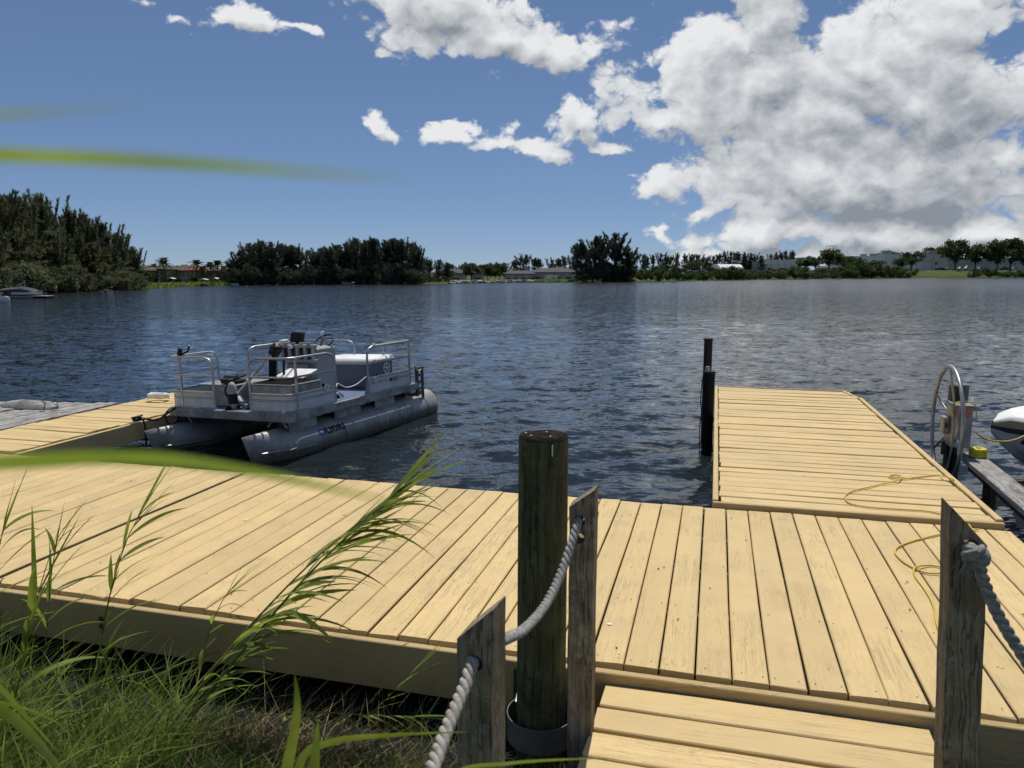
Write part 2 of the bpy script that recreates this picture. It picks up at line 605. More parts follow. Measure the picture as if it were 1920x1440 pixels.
def weathered_wood(name, dark, light, lichen=None, axis='z', liam=.5, fine=1.0):
    """bare old timber: long grain, drying cracks, optional lichen blotches"""
    m, nt, b = newmat(name)
    along = {'x': (1.6, 55, 55), 'y': (55, 1.6, 55), 'z': (55, 55, 1.6)}[axis]
    co = ocoord(nt)
    w0 = nd(nt, 'ShaderNodeTexNoise', Vector=co, Scale=4.0, Detail=3.0)
    cw = nd(nt, 'ShaderNodeVectorMath', {'operation': 'MULTIPLY_ADD'}, i0=w0.outputs['Color'], i1=(.045, .045, .045), i2=co)
    cg = nd(nt, 'ShaderNodeVectorMath', {'operation': 'MULTIPLY'}, i0=cw, i1=along)
    n1 = nd(nt, 'ShaderNodeTexNoise', Vector=cg, Scale=1.3 * fine, Detail=7.0, Roughness=.65)
    n2 = nd(nt, 'ShaderNodeTexNoise', Vector=cg, Scale=.7 * fine, Detail=3.0, Roughness=.5)
    crack = rng(nt, mth(nt, 'ABSOLUTE', mth(nt, 'SUBTRACT', n2.outputs[0], .5)), .003, .020, 1, 0)
    c = mixc(nt, rng(nt, n1, .3, .7), dark, light)
    br = nd(nt, 'ShaderNodeTexNoise', Vector=co, Scale=5.0, Detail=6.0, Roughness=.65)
    c = mixc(nt, rng(nt, br, .42, .72, 0, .75), c, scl(dark, .6))
    b3 = nd(nt, 'ShaderNodeTexNoise', Vector=co, Scale=13.0, Detail=7.0, Roughness=.7)
    c = mixc(nt, rng(nt, b3, .50, .68, 0, .5), c, scl(light, 1.15))
    if lichen:
        l1 = nd(nt, 'ShaderNodeTexNoise', Vector=co, Scale=24.0, Detail=8.0, Roughness=.72)
        l2 = nd(nt, 'ShaderNodeTexNoise', Vector=co, Scale=3.2, Detail=3.0, Roughness=.6)
        lm = mth(nt, 'MULTIPLY', rng(nt, l1, .50, .62), rng(nt, l2, .35, .62))
        c = mixc(nt, mth(nt, 'MULTIPLY', lm, liam), c, lichen)
    c = mixc(nt, mth(nt, 'MULTIPLY', crack, .7), c, scl(dark, .25))
    h = mth(nt, 'SUBTRACT', mth(nt, 'MULTIPLY', n1.outputs[0], .6), mth(nt, 'MULTIPLY', crack, .7))
    setc(nt, b, c, .82, 0, nd(nt, 'ShaderNodeBump', Strength=.8, Distance=.004, Height=h))
    b.inputs['Specular IOR Level'].default_value = .25
    return m


def metal(name, col=(.55, .56, .57), rough=.38, metallic=.85, stain=.25):
    m, nt, b = newmat(name)
    co = ocoord(nt)
    n = nd(nt, 'ShaderNodeTexNoise', Vector=co, Scale=5.0, Detail=7.0, Roughness=.65)
    c = mixc(nt, rng(nt, n, .35, .7), scl(col, 1 - stain), scl(col, 1.04))
    n2 = nd(nt, 'ShaderNodeTexNoise', Vector=co, Scale=90.0, Detail=3.0)
    setc(nt, b, c, rng(nt, n, .3, .7, rough + .12, rough - .06), metallic, nd(nt, 'ShaderNodeBump', Strength=.08, Distance=.002, Height=n2))
    return m


def foliage(name, a, b2, trans=.25, rough=.55, nscale=.8):
    """leaves: colour varies clump by clump and plant by plant, some light passes through"""
    m, nt, b = newmat(name)
    t = nd(nt, 'ShaderNodeTexCoord')
    g = nd(nt, 'ShaderNodeNewGeometry')
    oi = nd(nt, 'ShaderNodeObjectInfo')
    n = nd(nt, 'ShaderNodeTexNoise', Vector=g.outputs['Position'], Scale=nscale, Detail=3.0, Roughness=.6)
    f = mth(nt, 'ADD', rng(nt, n, .3, .7), mth(nt, 'MULTIPLY_ADD', g.outputs['Random Per Island'], .5, -.25), None, True)
    c = mixc(nt, f, a, b2)
    hv = nd(nt, 'ShaderNodeHueSaturation', Hue=mth(nt, 'MULTIPLY_ADD', oi.outputs['Random'], .03, .485),
            Saturation=1.0, Value=mth(nt, 'MULTIPLY_ADD', oi.outputs['Random'], .35, .82), Fac=1.0, Color=c)
    setc(nt, b, hv, rough)
    b.inputs['Specular IOR Level'].default_value = .18
    if trans > 0:
        tr = nd(nt, 'ShaderNodeBsdfTranslucent', Color=nd(nt, 'ShaderNodeHueSaturation', Hue=.49, Saturation=1.1, Value=1.2, Fac=1.0, Color=hv))
        mx = nd(nt, 'ShaderNodeMixShader', Fac=trans, i1=b.outputs[0], i2=tr.outputs[0])
        out = [x for x in nt.nodes if x.type == 'OUTPUT_MATERIAL'][0]
        nt.links.new(mx.outputs[0], out.inputs[0])
    return m


M = {}
TAN = (.655, .482, .225)
M['deck'] = painted_wood('tan_deck_paint', TAN, 'y')
M['deck_x'] = painted_wood('tan_deck_paint_cross', TAN, 'x', crack=.8)
M['fascia'] = painted_wood('tan_paint_fascia_shaded', scl(TAN, .74), 'x', crack=1.1)  # same deck tan, darkened so the boards' shade is painted into the colour
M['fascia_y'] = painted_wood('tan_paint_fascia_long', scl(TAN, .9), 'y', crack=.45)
M['joist'] = plain('joist_wood', (.10, .075, .045), .85)
M['grey_wood'] = weathered_wood('silver_weathered_wood', (.20, .19, .175), (.50, .48, .46), axis='y')
M['grey_wood_x'] = weathered_wood('silver_weathered_beam', (.17, .16, .145), (.42, .40, .38), axis='y')
M['post'] = weathered_wood('lichen_post_wood', (.15, .115, .075), (.34, .275, .195), (.40, .41, .32), 'z', .6)
M['piling'] = weathered_wood('creosoted_piling_wood', (.048, .047, .024), (.135, .138, .068), (.12, .14, .065), 'z', .4, fine=.9)
M['pile_top'] = plain('piling_end_grain', (.022, .019, .016), .95, var=.6, nscale=40, bump=1.0, bscale=160, spec=.05)
M['rope'] = plain('weathered_rope_fibre', (.42, .39, .335), .9, var=.25, nscale=60, bump=.9, bscale=420)
M['rope_grey'] = plain('grey_rope_fibre', (.31, .30, .28), .9, var=.3, nscale=60, bump=.9, bscale=420)
M['yellow'] = plain('yellow_cord', (.62, .46, .06), .55, var=.1)
M['black'] = plain('black_plastic', (.010, .010, .011), .5, var=.3, spec=.3)
M['ink'] = plain('black_lettering', (.008, .008, .009), .9, var=.1, spec=.1)
M['black_rub'] = plain('black_sleeve', (.006, .006, .0065), .7, var=.4, nscale=14, spec=.2)
M['dull_steel'] = metal('dull_weathered_steel', (.20, .205, .20), .6, .4, .4)
M['galv'] = metal('galvanised_steel', (.36, .37, .375), .45, .6, .35)
M['alu'] = metal('boat_aluminium_tube', (.46, .46, .44), .38, .7, .25)
M['alu_trim'] = metal('boat_deck_trim', (.40, .40, .385), .48, .45, .45)
M['alu_box'] = metal('brushed_aluminium_box', (.38, .375, .35), .5, .45, .4)
M['panel'] = plain('boat_fence_panel', (.60, .62, .63), .45, .05, var=.10, nscale=9, dirt=(.38, .37, .33))
M['stripe'] = plain('blue_pinstripe', (.10, .16, .25), .5)
M['carpet'] = plain('blue_marine_carpet', (.105, .15, .25), .95, var=.15, nscale=30, bump=.5, bscale=300)
M['bluebox'] = plain('slate_blue_gelcoat', (.125, .145, .175), .4, var=.1)
M['white'] = plain('white_vinyl', (.80, .80, .78), .45, var=.04)
M['greyplast'] = plain('grey_marine_plastic', (.36, .36, .35), .55, var=.08)
M['darkgrey'] = plain('dark_grey_plastic', (.07, .07, .072), .5, var=.2)
M['sticker'] = plain('blue_sticker', (.03, .07, .35), .4)
M['navy'] = plain('navy_rub_rail', (.03, .035, .06), .4)
M['tanhull'] = plain('tan_hull_band', (.36, .27, .17), .35)
M['silverhull'] = plain('silver_hull_flake', (.66, .66, .65), .3, .1)
M['redlabel'] = plain('red_warning_label', (.55, .16, .10), .6, var=.25, nscale=50)
M['yellowplastic'] = plain('yellow_cap_plastic', (.62, .52, .02), .5)
M['glass'] = plain('dark_window_glass', (.03, .035, .04), .08)
M['rust'] = plain('rusted_bolt', (.06, .04, .028), .8)


def pontoon_mat():
    m, nt, b = newmat('pontoon_aluminium')
    t = nd(nt, 'ShaderNodeTexCoord')
    co = t.outputs['Object']
    s = nd(nt, 'ShaderNodeSeparateXYZ', Vector=co)
    n = nd(nt, 'ShaderNodeTexNoise', Vector=co, Scale=4.0, Detail=7.0, Roughness=.65)
    st = nd(nt, 'ShaderNodeTexNoise', Vector=nd(nt, 'ShaderNodeVectorMath', {'operation': 'MULTIPLY'}, i0=co, i1=(14, 14, 2.5)), Scale=1.5, Detail=5.0, Roughness=.7)
    c = mixc(nt, rng(nt, n, .3, .7), (.24, .24, .225), (.36, .355, .335))
    # scum line left by the lake along the lower hull
    lvl = mth(nt, 'ADD', s.outputs[2], mth(nt, 'MULTIPLY', mth(nt, 'SUBTRACT', st.outputs[0], .5), .30))
    scum = rng(nt, lvl, .03, .19, 1, 0)
    c = mixc(nt, mth(nt, 'MULTIPLY', scum, .85), c, (.095, .088, .055))
    setc(nt, b, c, rng(nt, n, .3, .7, .55, .42), rng(nt, scum, 0, 1, .25, .02))
    return m


M['pontoon'] = pontoon_mat()


def water_mat():
    """opaque dark lake; ripple facets tilt the surface at every distance (slopes, not heights)"""
    m, nt, b = newmat('lake_water')
    g = nd(nt, 'ShaderNodeNewGeometry')
    pos = g.outputs['Position']
    q = nd(nt, 'ShaderNodeMapping', Vector=pos, Rotation=(0, 0, R(-9)), Scale=(.5, 1.0, 1))
    tot = None
    for sc_, det, ax_, ay_ in ((13.0, 2.0, .36, .60), (5.0, 3.0, .34, .66), (.9, 3.0, .05, .09)):
        n = nd(nt, 'ShaderNodeTexNoise', Vector=q, Scale=sc_, Detail=det, Roughness=.55, Distortion=.4)
        v = nd(nt, 'ShaderNodeVectorMath', {'operation': 'MULTIPLY_ADD'}, i0=n.outputs['Color'], i1=(ax_, ay_, 0), i2=(-ax_ / 2, -ay_ / 2, 0))
        tot = v if tot is None else nd(nt, 'ShaderNodeVectorMath', {'operation': 'ADD'}, i0=tot, i1=v)
    # gust patches: calmer and rougher lanes across the lake
    lane = nd(nt, 'ShaderNodeTexNoise', Vector=nd(nt, 'ShaderNodeMapping', Vector=pos, Scale=(.018, .075, 1)), Scale=1.0, Detail=4.0, Roughness=.6)
    sx_ = nd(nt, 'ShaderNodeSeparateXYZ', Vector=pos)
    near = mth(nt, 'MULTIPLY', rng(nt, sx_.outputs[1], 5.0, 14.0, .78, 1.0), rng(nt, sx_.outputs[1], 15.0, 80.0, 1.05, 3.0))
    amp = mth(nt, 'MULTIPLY', rng(nt, lane, .3, .7, .93, 1.08), near)
    tot = nd(nt, 'ShaderNodeVectorMath', {'operation': 'SCALE'}, i0=tot, Scale=amp)
    nn = nd(nt, 'ShaderNodeVectorMath', {'operation': 'ADD'}, i0=g.outputs['Normal'], i1=tot)
    nn = nd(nt, 'ShaderNodeVectorMath', {'operation': 'NORMALIZE'}, i0=nn)
    setc(nt, b, (.014, .0195, .0225), rng(nt, sx_.outputs[1], 12.0, 160.0, .045, .20, False), 0, nn)
    b.inputs['IOR'].default_value = 1.333
    b.inputs['Specular IOR Level'].default_value = .38
    return m


M['water'] = water_mat()


def ground_mat():
    m, nt, b = newmat('bank_soil_and_turf')
    g = nd(nt, 'ShaderNodeNewGeometry')
    pos = g.outputs['Position']
    n = nd(nt, 'ShaderNodeTexNoise', Vector=pos, Scale=.35, Detail=6.0, Roughness=.65)
    n2 = nd(nt, 'ShaderNodeTexNoise', Vector=pos, Scale=7.0, Detail=6.0, Roughness=.7)
    c = mixc(nt, rng(nt, n2, .35, .65), (.040, .060, .014), (.095, .115, .03))
    c = mixc(nt, rng(nt, n, .52, .66, 0, .7), c, (.14, .115, .065))
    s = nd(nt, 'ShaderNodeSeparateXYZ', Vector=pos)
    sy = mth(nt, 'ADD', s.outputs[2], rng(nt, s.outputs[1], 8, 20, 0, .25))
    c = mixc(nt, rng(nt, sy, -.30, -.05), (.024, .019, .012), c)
    setc(nt, b, c, .95, 0, nd(nt, 'ShaderNodeBump', Strength=.8, Distance=.03, Height=n2))
    b.inputs['Specular IOR Level'].default_value = .1
    return m


M['ground'] = ground_mat()
M['casu'] = foliage('casuarina_needles', (.070, .085, .046), (.165, .18, .098), .35, .8)
M['casu_dark'] = foliage('dark_hazed_casuarina_needles', (.045, .057, .038), (.092, .108, .066), .3, .8)  # greyed and lightened: distance haze is put into the needle colour
M['oak'] = foliage('broadleaf_foliage', (.034, .052, .016), (.085, .112, .034), .25)
M['bush'] = foliage('shore_bush_foliage', (.036, .060, .014), (.095, .13, .032), .25)
M['palmleaf'] = foliage('palm_fronds', (.028, .042, .014), (.07, .085, .03), .2)
M['reed'] = foliage('reed_leaf', (.12, .18, .03), (.27, .335, .075), .5, .5, 6.0)
M['reed_stem'] = foliage('reed_stem', (.13, .16, .035), (.26, .25, .075), .1, .5, 9.0)
M['grassg'] = foliage('bank_grass', (.075, .115, .02), (.26, .31, .085), .45, .6, 5.0)
M['grassd'] = foliage('fine_dark_grass', (.018, .060, .018), (.055, .12, .035), .3, .6, 5.0)
M['straw'] = foliage('dry_straw', (.13, .095, .04), (.36, .29, .16), .2, .7, 8.0)
M['bark'] = weathered_wood('tree_bark', (.045, .038, .028), (.12, .10, .08), axis='z')
M['palebark'] = weathered_wood('bleached_dead_wood', (.25, .23, .20), (.5, .47, .42), axis='z')
M['stucco'] = plain('beige_stucco', (.27, .21, .145), .9, var=.1, nscale=.7)
M['stucco_tan'] = plain('ochre_stucco', (.25, .18, .095), .9, var=.1, nscale=.7)
M['tile_red'] = plain('red_roof_tiles', (.15, .030, .024), .85, var=.2, nscale=1.5, bump=.6, bscale=8)
M['tile_brown'] = plain('brown_roof_tiles', (.075, .055, .038), .85, var=.2, nscale=1.5)
M['roof_dark'] = plain('dark_shingle_roof', (.055, .055, .06), .9, var=.2, nscale=.5)
M['concrete'] = plain('pale_tilt_up_concrete', (.74, .73, .70), .9, var=.06, nscale=.15)
M['concrete2'] = plain('grey_block_wall', (.46, .465, .47), .9, var=.1, nscale=.3)
M['whitewall'] = plain('white_painted_wall', (.80, .80, .78), .7, var=.06, nscale=.5)
M['tent'] = plain('white_tent_fabric', (.78, .78, .78), .6, var=.04)
M['rock'] = plain('limestone_riprap', (.40, .37, .31), .95, var=.35, nscale=.8, bump=.8, bscale=6)
M['carw'] = plain('white_car_paint', (.72, .72, .72), .25, var=.03)
M['carb'] = plain('dark_blue_car_paint', (.03, .045, .09), .25)
M['cark'] = plain('black_car_paint', (.015, .015, .017), .25)
M['carg'] = plain('silver_car_paint', (.35, .36, .37), .28, .5)
M['tyre'] = plain('tyre_rubber', (.02, .02, .02), .9)
M['canvas'] = plain('dark_boat_canvas', (.055, .055, .06), .9, var=.2)
M['shell'] = plain('white_droppings', (.78, .77, .72), .8)


# ------------------------------------------------------------------ setting: lake, terrain
WL = -0.36                                   # water level (the dock's deck is z = 0)
SHORE_PX = [-2600, -900, -300, 0, 100, 270, 330, 430, 560, 800, 1000, 1100, 1250, 1500, 1700, 1900, 2300, 4500]
SHORE_D = [30, 38, 60, 71, 81, 98, 114, 129, 136, 142, 165, 166, 195, 272, 330, 372, 390, 300]
SHORE_AZ = [math.atan((x - 960) / FPX) for x in SHORE_PX]


def shore(az):
    return np.interp(az, SHORE_AZ, SHORE_D)


def smooth(x, a, b):
    t = np.clip((x - a) / (b - a), 0, 1)
    return t * t * (3 - 2 * t)


def ground_z(x, y):
    x, y = np.asarray(x, float), np.asarray(y, float)
    v = x * math.sin(DA) + y * math.cos(DA)
    az = np.arctan2(x, np.maximum(y, 1e-3))
    near = -0.10 - 0.30 * smooth(v, 1.6, 3.0) - 0.25 * smooth(v, 2.9, 3.8) - 1.0 * smooth(v, 3.6, 8.0)
    near = near + 0.025 * np.sin(x * 5.1 + 1) * np.cos(y * 4.3)
    dd = y - shore(az)
    rise = 0.25 + 3.0 * smooth(az, math.atan(150 / FPX), math.atan(620 / FPX))      # the land across the lake climbs to the right
    far = -1.8 + 1.0 * smooth(dd, -12, -2) + 0.62 * smooth(dd, -2, 1.2) + rise * smooth(dd, 1.0, 30)
    z = np.maximum(near, far)
    return np.where(y <= 0.5, near, z)


def polar_sheet(rings, angs, zf, name, mat):
    rr, aa = np.meshgrid(rings, angs, indexing='ij')
    x = rr * np.sin(aa)
    y = rr * np.cos(aa)
    z = zf(x, y, rr)
    v = np.stack([x, y, z], -1).reshape(-1, 3)
    nr, na = rr.shape
    i = np.arange(nr - 1)[:, None] * na + np.arange(na - 1)[None, :]
    f = np.stack([i, i + 1, i + na + 1, i + na], -1).reshape(-1, 4)[:, ::-1]
    return np_mesh(name, v, f, mat)


rg = np.concatenate([[0.0], np.geomspace(0.4, 3000, 210)])
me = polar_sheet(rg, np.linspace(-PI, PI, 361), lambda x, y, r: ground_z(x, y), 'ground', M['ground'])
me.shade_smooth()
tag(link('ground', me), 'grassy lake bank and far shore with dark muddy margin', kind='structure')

# water: wind chop as real waves near by, finer ripples in the surface relief
wr = np.random.RandomState(5)
WAVES = []
for k in range(70):
    lam = 0.20 * (1.7 / 0.20) ** (wr.rand() ** 1.2)
    th = R(90 + 9) + wr.normal(0, .55)
    WAVES.append((lam, math.cos(th), math.sin(th), wr.rand() * 6.28, 0.0030 * lam ** 0.9 * (0.6 + .8 * wr.rand())))


def wave_z(x, y, r):
    z = np.zeros_like(x)
    for lam, cx, cy, ph, am in WAVES:
        k = 2 * PI / lam
        fade = np.clip(1.6 - r * 0.0115 * 4.2 / lam, 0, 1)
        s = np.sin(k * (x * cx + y * cy) + ph)
        z += am * fade * (s + .25 * np.cos(2 * (k * (x * cx + y * cy) + ph)))
    v = x * math.sin(DA) + y * math.cos(DA)
    calm = 0.55 + 0.45 * smooth(v, 5.0, 10.0)
    return WL + z * calm


RW = np.geomspace(2.2, 420, 460)
AW = np.linspace(R(-56), R(56), 860)
me = polar_sheet(RW, AW, wave_z, 'water', M['water'])
me.shade_smooth()
tag(link('water', me), 'dark blue wind rippled lake water', kind='structure')

# ------------------------------------------------------------------ docks


def plank_mesh(name, w, L, t, mat, axis='y', seed=0):
    """one deck board, top at z=0, centred; slight bow, twist and uneven sawn ends"""
    r = random.Random(seed)
    ch = .005
    prof = [(-w / 2, -t), (w / 2, -t), (w / 2, -ch), (w / 2 - ch, 0), (-w / 2 + ch, 0), (-w / 2, -ch)]
    rings = []
    for k in range(4):
        f = k / 3
        y = -L / 2 + L * f
        bow = r.uniform(-.0015, .0015)
        side = r.uniform(-.0022, .0022)
        tw = r.uniform(-.004, .004)
        wd = 1 + r.uniform(-.012, .006)
        ring = []
        for (px, pz) in prof:
            yy = y + (r.uniform(-.004, .004) if k in (0, 3) else 0)
            q = (px * wd + side, yy, pz + bow + tw * px / w)
            ring.append(q if axis == 'y' else (q[1], -q[0], q[2]))
        rings.append(ring)
    return MB().loft(rings).mesh(name, mat)


DOCK_GROUP = 'tan painted dock sections'
main = empty('main_dock', (0, 0, 0), -DA, 'wide tan painted plank dock running along the bank in front', 'dock')
PITCHW = .1525
VARS = [plank_mesh('plank', PITCHW - .0075, 2.42, .036, M['deck'], 'y', s) for s in range(7)]
nail = MB()
u = 1.955 - PITCHW / 2
i = 0
while u > -9.2:
    if abs(u + 3.93) < .05:
        u -= .045
    o = link('plank', VARS[i % 7], None, main)
    o.location = (u + rnd.uniform(-.0015, .0015), 4.338 + rnd.gauss(0, .006) + (.022 if i in (17, 31) else 0), rnd.uniform(-.003, .002) - (.006 if u < -3.93 else 0))
    if i % 2:
        o.rotation_euler = (0, 0, PI)
    o.rotation_euler.z += rnd.gauss(0, .0008)
    for vv in (3.18, 3.80, 4.40, 4.98, 5.49):
        for du in (-.045, .045):
            if rnd.random() < .85:
                a = (u + du + rnd.uniform(-.012, .012), vv + rnd.uniform(-.015, .015))
                rr_ = rnd.uniform(.0028, .0042)
                zz = .0012 - (.006 if u < -3.93 else 0)
                nail.add([(a[0] + rr_ * math.cos(k * PI / 3), a[1] + rr_ * math.sin(k * PI / 3), zz + .0012) for k in range(6)], [tuple(range(6))])
    u -= PITCHW
    i += 1
no = nail.build('nail_heads', M['rust'], main)
no['kind'] = 'stuff'
# edge boards, rim joists and stringers
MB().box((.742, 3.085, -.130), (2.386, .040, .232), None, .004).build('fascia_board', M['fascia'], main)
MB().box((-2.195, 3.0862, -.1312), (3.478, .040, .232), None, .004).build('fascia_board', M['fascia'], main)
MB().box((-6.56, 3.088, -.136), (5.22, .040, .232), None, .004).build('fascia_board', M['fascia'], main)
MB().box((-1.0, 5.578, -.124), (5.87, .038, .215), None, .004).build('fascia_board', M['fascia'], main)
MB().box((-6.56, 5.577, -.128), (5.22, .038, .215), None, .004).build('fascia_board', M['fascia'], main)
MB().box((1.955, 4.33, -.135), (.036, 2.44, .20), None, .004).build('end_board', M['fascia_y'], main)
for vv in (3.135, 3.80, 4.40, 4.98, 5.535):
    MB().box((-3.6, vv, -.135), (11.0, .04, .19)).build('joist', M['joist'], main)
for (uu, zz) in ((-3.05, -.095), (-3.05, -.133), (-5.2, -.1), (-5.2, -.14), (-.15, -.10), (-.15, -.14)):
    MB().lathe([(.0, .0), (.015, .0), (.015, .007), (.009, .011), (0, .011)], (uu, 3.067, zz), 10, Matrix.Rotation(PI / 2, 3, 'X')).build('bolt', M['rust'], main, True)
# wooden splice block at the left and the buoyant drums under the deck
MB().box((-3.86, 3.055, -.165), (.26, .026, .11), None, .003).build('splice_block', M['fascia'], main)
for k, uu in enumerate((-6.6, -4.7, -2.9, -1.0, .9)):
    prof = [(.0, -.42), (.20, -.42), (.225, -.40), (.225, -.18), (.235, -.16), (.225, -.14), (.225, .14), (.235, .16), (.225, .18), (.225, .40), (.20, .42), (0, .42)]
    MB().lathe(prof, (uu, 4.25, -.47), 18, Matrix.Rotation(PI / 2, 3, 'Y')).build('float_drum', M['darkgrey'], main, True)

pier = empty('finger_pier', (0, 0, 0), -DA, 'long narrow tan pier of cross planks reaching out into the lake', 'dock')
PZ0 = .030
PV = [plank_mesh('plank', .1385, 1.80, .036, M['deck_x'], 'x', 20 + s) for s in range(6)]
nail = MB()
v = 5.70
i = 0
while v < 11.50:
    o = link('plank', PV[i % 6], None, pier)
    o.location = (.985 + rnd.gauss(0, .006), v, PZ0 + rnd.uniform(-.006, .004))
    o.rotation_euler = (rnd.gauss(0, .006), rnd.gauss(0, .0015), (PI if i % 2 else 0) + rnd.gauss(0, .0035))
    v += .150 + rnd.choice((0, 0, 0, .003, .006, .011))
    i += 1
MB().box((.985, 5.612, PZ0 - .075), (1.905, .035, .15), None, .004).build('end_board', M['fascia'], pier)
MB().box((.985, 11.56, PZ0 - .095), (1.905, .036, .20), None, .004).build('end_board', M['fascia'], pier)
MB().box((.052, 8.59, PZ0 - .085), (.042, 5.90, .19), None, .005).build('side_rail', M['fascia_y'], pier)
MB().box((1.918, 8.27, PZ0 - .078), (.046, 5.26, .19), None, .005).build('side_rail', M['fascia_y'], pier)
MB().bar((1.90, 10.92, PZ0 - .08), (1.80, 11.53, PZ0 - .08), .04, .18, ch=.004).build('corner_rail', M['fascia_y'], pier)
for uu in (.11, .7, 1.28, 1.855):
    MB().box((uu, 8.58, PZ0 - .13), (.04, 5.85, .18)).build('joist', M['joist'], pier)
for k, (uu, vv) in enumerate(((.4, 7.4), (1.5, 7.4), (.4, 10.6), (1.5, 10.6))):
    MB().tube([(uu, vv, -2.0), (uu, vv, -.16)], .085, 10).build('pile', M['piling'], pier, True)

side = empty('side_pier', (0, 0, 0), -DA, 'tan plank pier on the left where the pontoon boat is tied', 'dock')
PW = [plank_mesh('plank', .141, 1.02, .036, M['deck_x'], 'x', 40 + s) for s in range(5)]
v = 5.68
i = 0
while v < 10.55:
    o = link('plank', PW[i % 5], None, side)
    o.location = (-6.965 + rnd.gauss(0, .006), v, .004 + rnd.uniform(-.006, .004))
    o.rotation_euler = (rnd.gauss(0, .006), rnd.gauss(0, .0015), (PI if i % 2 else 0) + rnd.gauss(0, .004))
    v += .150 + rnd.choice((0, 0, .002, .004))
    i += 1
MB().box((-6.418, 8.10, -.115), (.042, 5.0, .21), None, .005).build('side_board', M['fascia_y'], side)
MB().box((-7.478, 8.10, -.115), (.036, 5.0, .20), None, .005).build('side_board', M['fascia_y'], side)
MB().box((-6.948, 10.62, -.115), (1.08, .036, .20), None, .005).build('end_board', M['fascia'], side)
for uu in (-7.3, -6.95, -6.6):
    MB().box((uu, 8.1, -.14), (.04, 4.9, .18)).build('joist', M['joist'], side)
for (uu, vv) in ((-7.2, 6.4), (-6.7, 6.4), (-7.2, 9.9), (-6.7, 9.9)):
    MB().tube([(uu, vv, -2.0), (uu, vv, -.16)], .085, 10).build('pile', M['piling'], side, True)

old = empty('weathered_dock', (0, 0, 0), -DA, 'bare silver grey weathered plank dock beyond the left tan pier', 'dock')
OW = [plank_mesh('plank', .141, 2.55, .038, M['grey_wood'], 'y', 60 + s) for s in range(5)]
for k in range(13):
    o = link('plank', OW[k % 5], None, old)
    o.location = (-7.59 - .152 * k, 6.86 + rnd.gauss(0, .02) - .03 * k, .015 + rnd.uniform(-.006, .006))
    o.rotation_euler = (rnd.gauss(0, .003), rnd.gauss(0, .01), rnd.gauss(0, .004))
MB().box((-8.5, 6.3, -.10), (2.0, .05, .17)).build('joist', M['joist'], old)
MB().box((-8.5, 7.7, -.10), (2.0, .05, .17)).build('joist', M['joist'], old)
for (uu, vv) in ((-7.8, 7.6), (-9.2, 7.2)):
    MB().tube([(uu, vv, -2.0), (uu, vv, -.03)], .085, 10).build('pile', M['piling'], old, True)

# landing step leading down from the bank: boards parallel to the dock edge
step = empty('landing_step', (0, 0, 0), -DA, 'low tan board step between the rope posts at the bottom edge', 'step')
STZ = -.058
vs_ = [2.965, 2.795, 2.62, 2.455, 2.30, 2.15, 2.0]
for k, vv in enumerate(vs_):
    w = .150 if k else .165
    L = 1.265 + .016 * k
    me = plank_mesh('plank', w, L, .036, M['deck_x'], 'x', 80 + k)
    o = link('plank', me, None, step)
    o.location = (.232 + .002 * k, vv + .008, STZ + rnd.uniform(-.003, .003))
    o.rotation_euler = (rnd.gauss(0, .004), 0, rnd.gauss(0, .004))
for uu in (-.33, .245, .84):
    MB().box((uu, 2.5, STZ - .12), (.04, 1.1, .16)).build('stringer', M['joist'], step)


# ------------------------------------------------------------------ posts, piling, ropes
def slant_post(px, py, Y, ztop_l, ztop_r, w, d, label, holes, rz=-DA, extra=0.0):
    """square post with a slanted top; holes: heights of rope holes drilled through along v"""
    c = P(px, py, Y)
    gz = float(ground_z(c.x, c.y))
    root = empty('rope_post', (c.x - extra * (c.z - gz) * math.cos(rz), c.y - extra * (c.z - gz) * math.sin(rz), gz), rz, label, 'post', 'slant topped rope posts')
    root.rotation_euler = (0, extra, rz)
    bm = bmesh.new()
    poly = [(-w / 2, -.25), (w / 2, -.25), (w / 2, ztop_r - gz), (-w / 2, ztop_l - gz)]
    tmp = MB()
    n = 14
    # stacked rings so that the edges can be slightly uneven
    rings = []
    r = random.Random(int(px))
    for k in range(n + 1):
        f = k / n
        zl = -.25 + (ztop_l - gz + .25) * f
        zr = -.25 + (ztop_r - gz + .25) * f
        j = lambda: r.uniform(-.0018, .0018)
        ch = .004
        ring = []
        for (x, y) in ((-w / 2 + ch, -d / 2), (w / 2 - ch, -d / 2), (w / 2, -d / 2 + ch), (w / 2, d / 2 - ch), (w / 2 - ch, d / 2), (-w / 2 + ch, d / 2), (-w / 2, d / 2 - ch), (-w / 2, -d / 2 + ch)):
            t = (x + w / 2) / w
            ring.append((x + j(), y + j(), zl * (1 - t) + zr * t))
        rings.append(ring)
    me = tmp.loft(rings).mesh('timber', M['post'])
    o = link('timber', me, None, root)
    for hz, hx in holes:
        cm = MB().lathe([(0, -.2), (.021, -.2), (.021, .2), (0, .2)], (hx, 0, hz - gz), 14, Matrix.Rotation(PI / 2, 3, 'X')).mesh('cutter')
        co = link('cutter', cm, None, root)
        md = o.modifiers.new('hole', 'BOOLEAN')
        md.operation = 'DIFFERENCE'
        md.solver = 'EXACT'
        md.object = co
        bpy.context.view_layer.update()
        dg = bpy.context.evaluated_depsgraph_get()
        nm = bpy.data.meshes.new_from_object(o.evaluated_get(dg))
        o.modifiers.clear()
        o.data = nm
        nm.name = 'timber'
        bpy.data.objects.remove(co)
    return root


def zat(px, py, Y):
    return P(px, py, Y).z


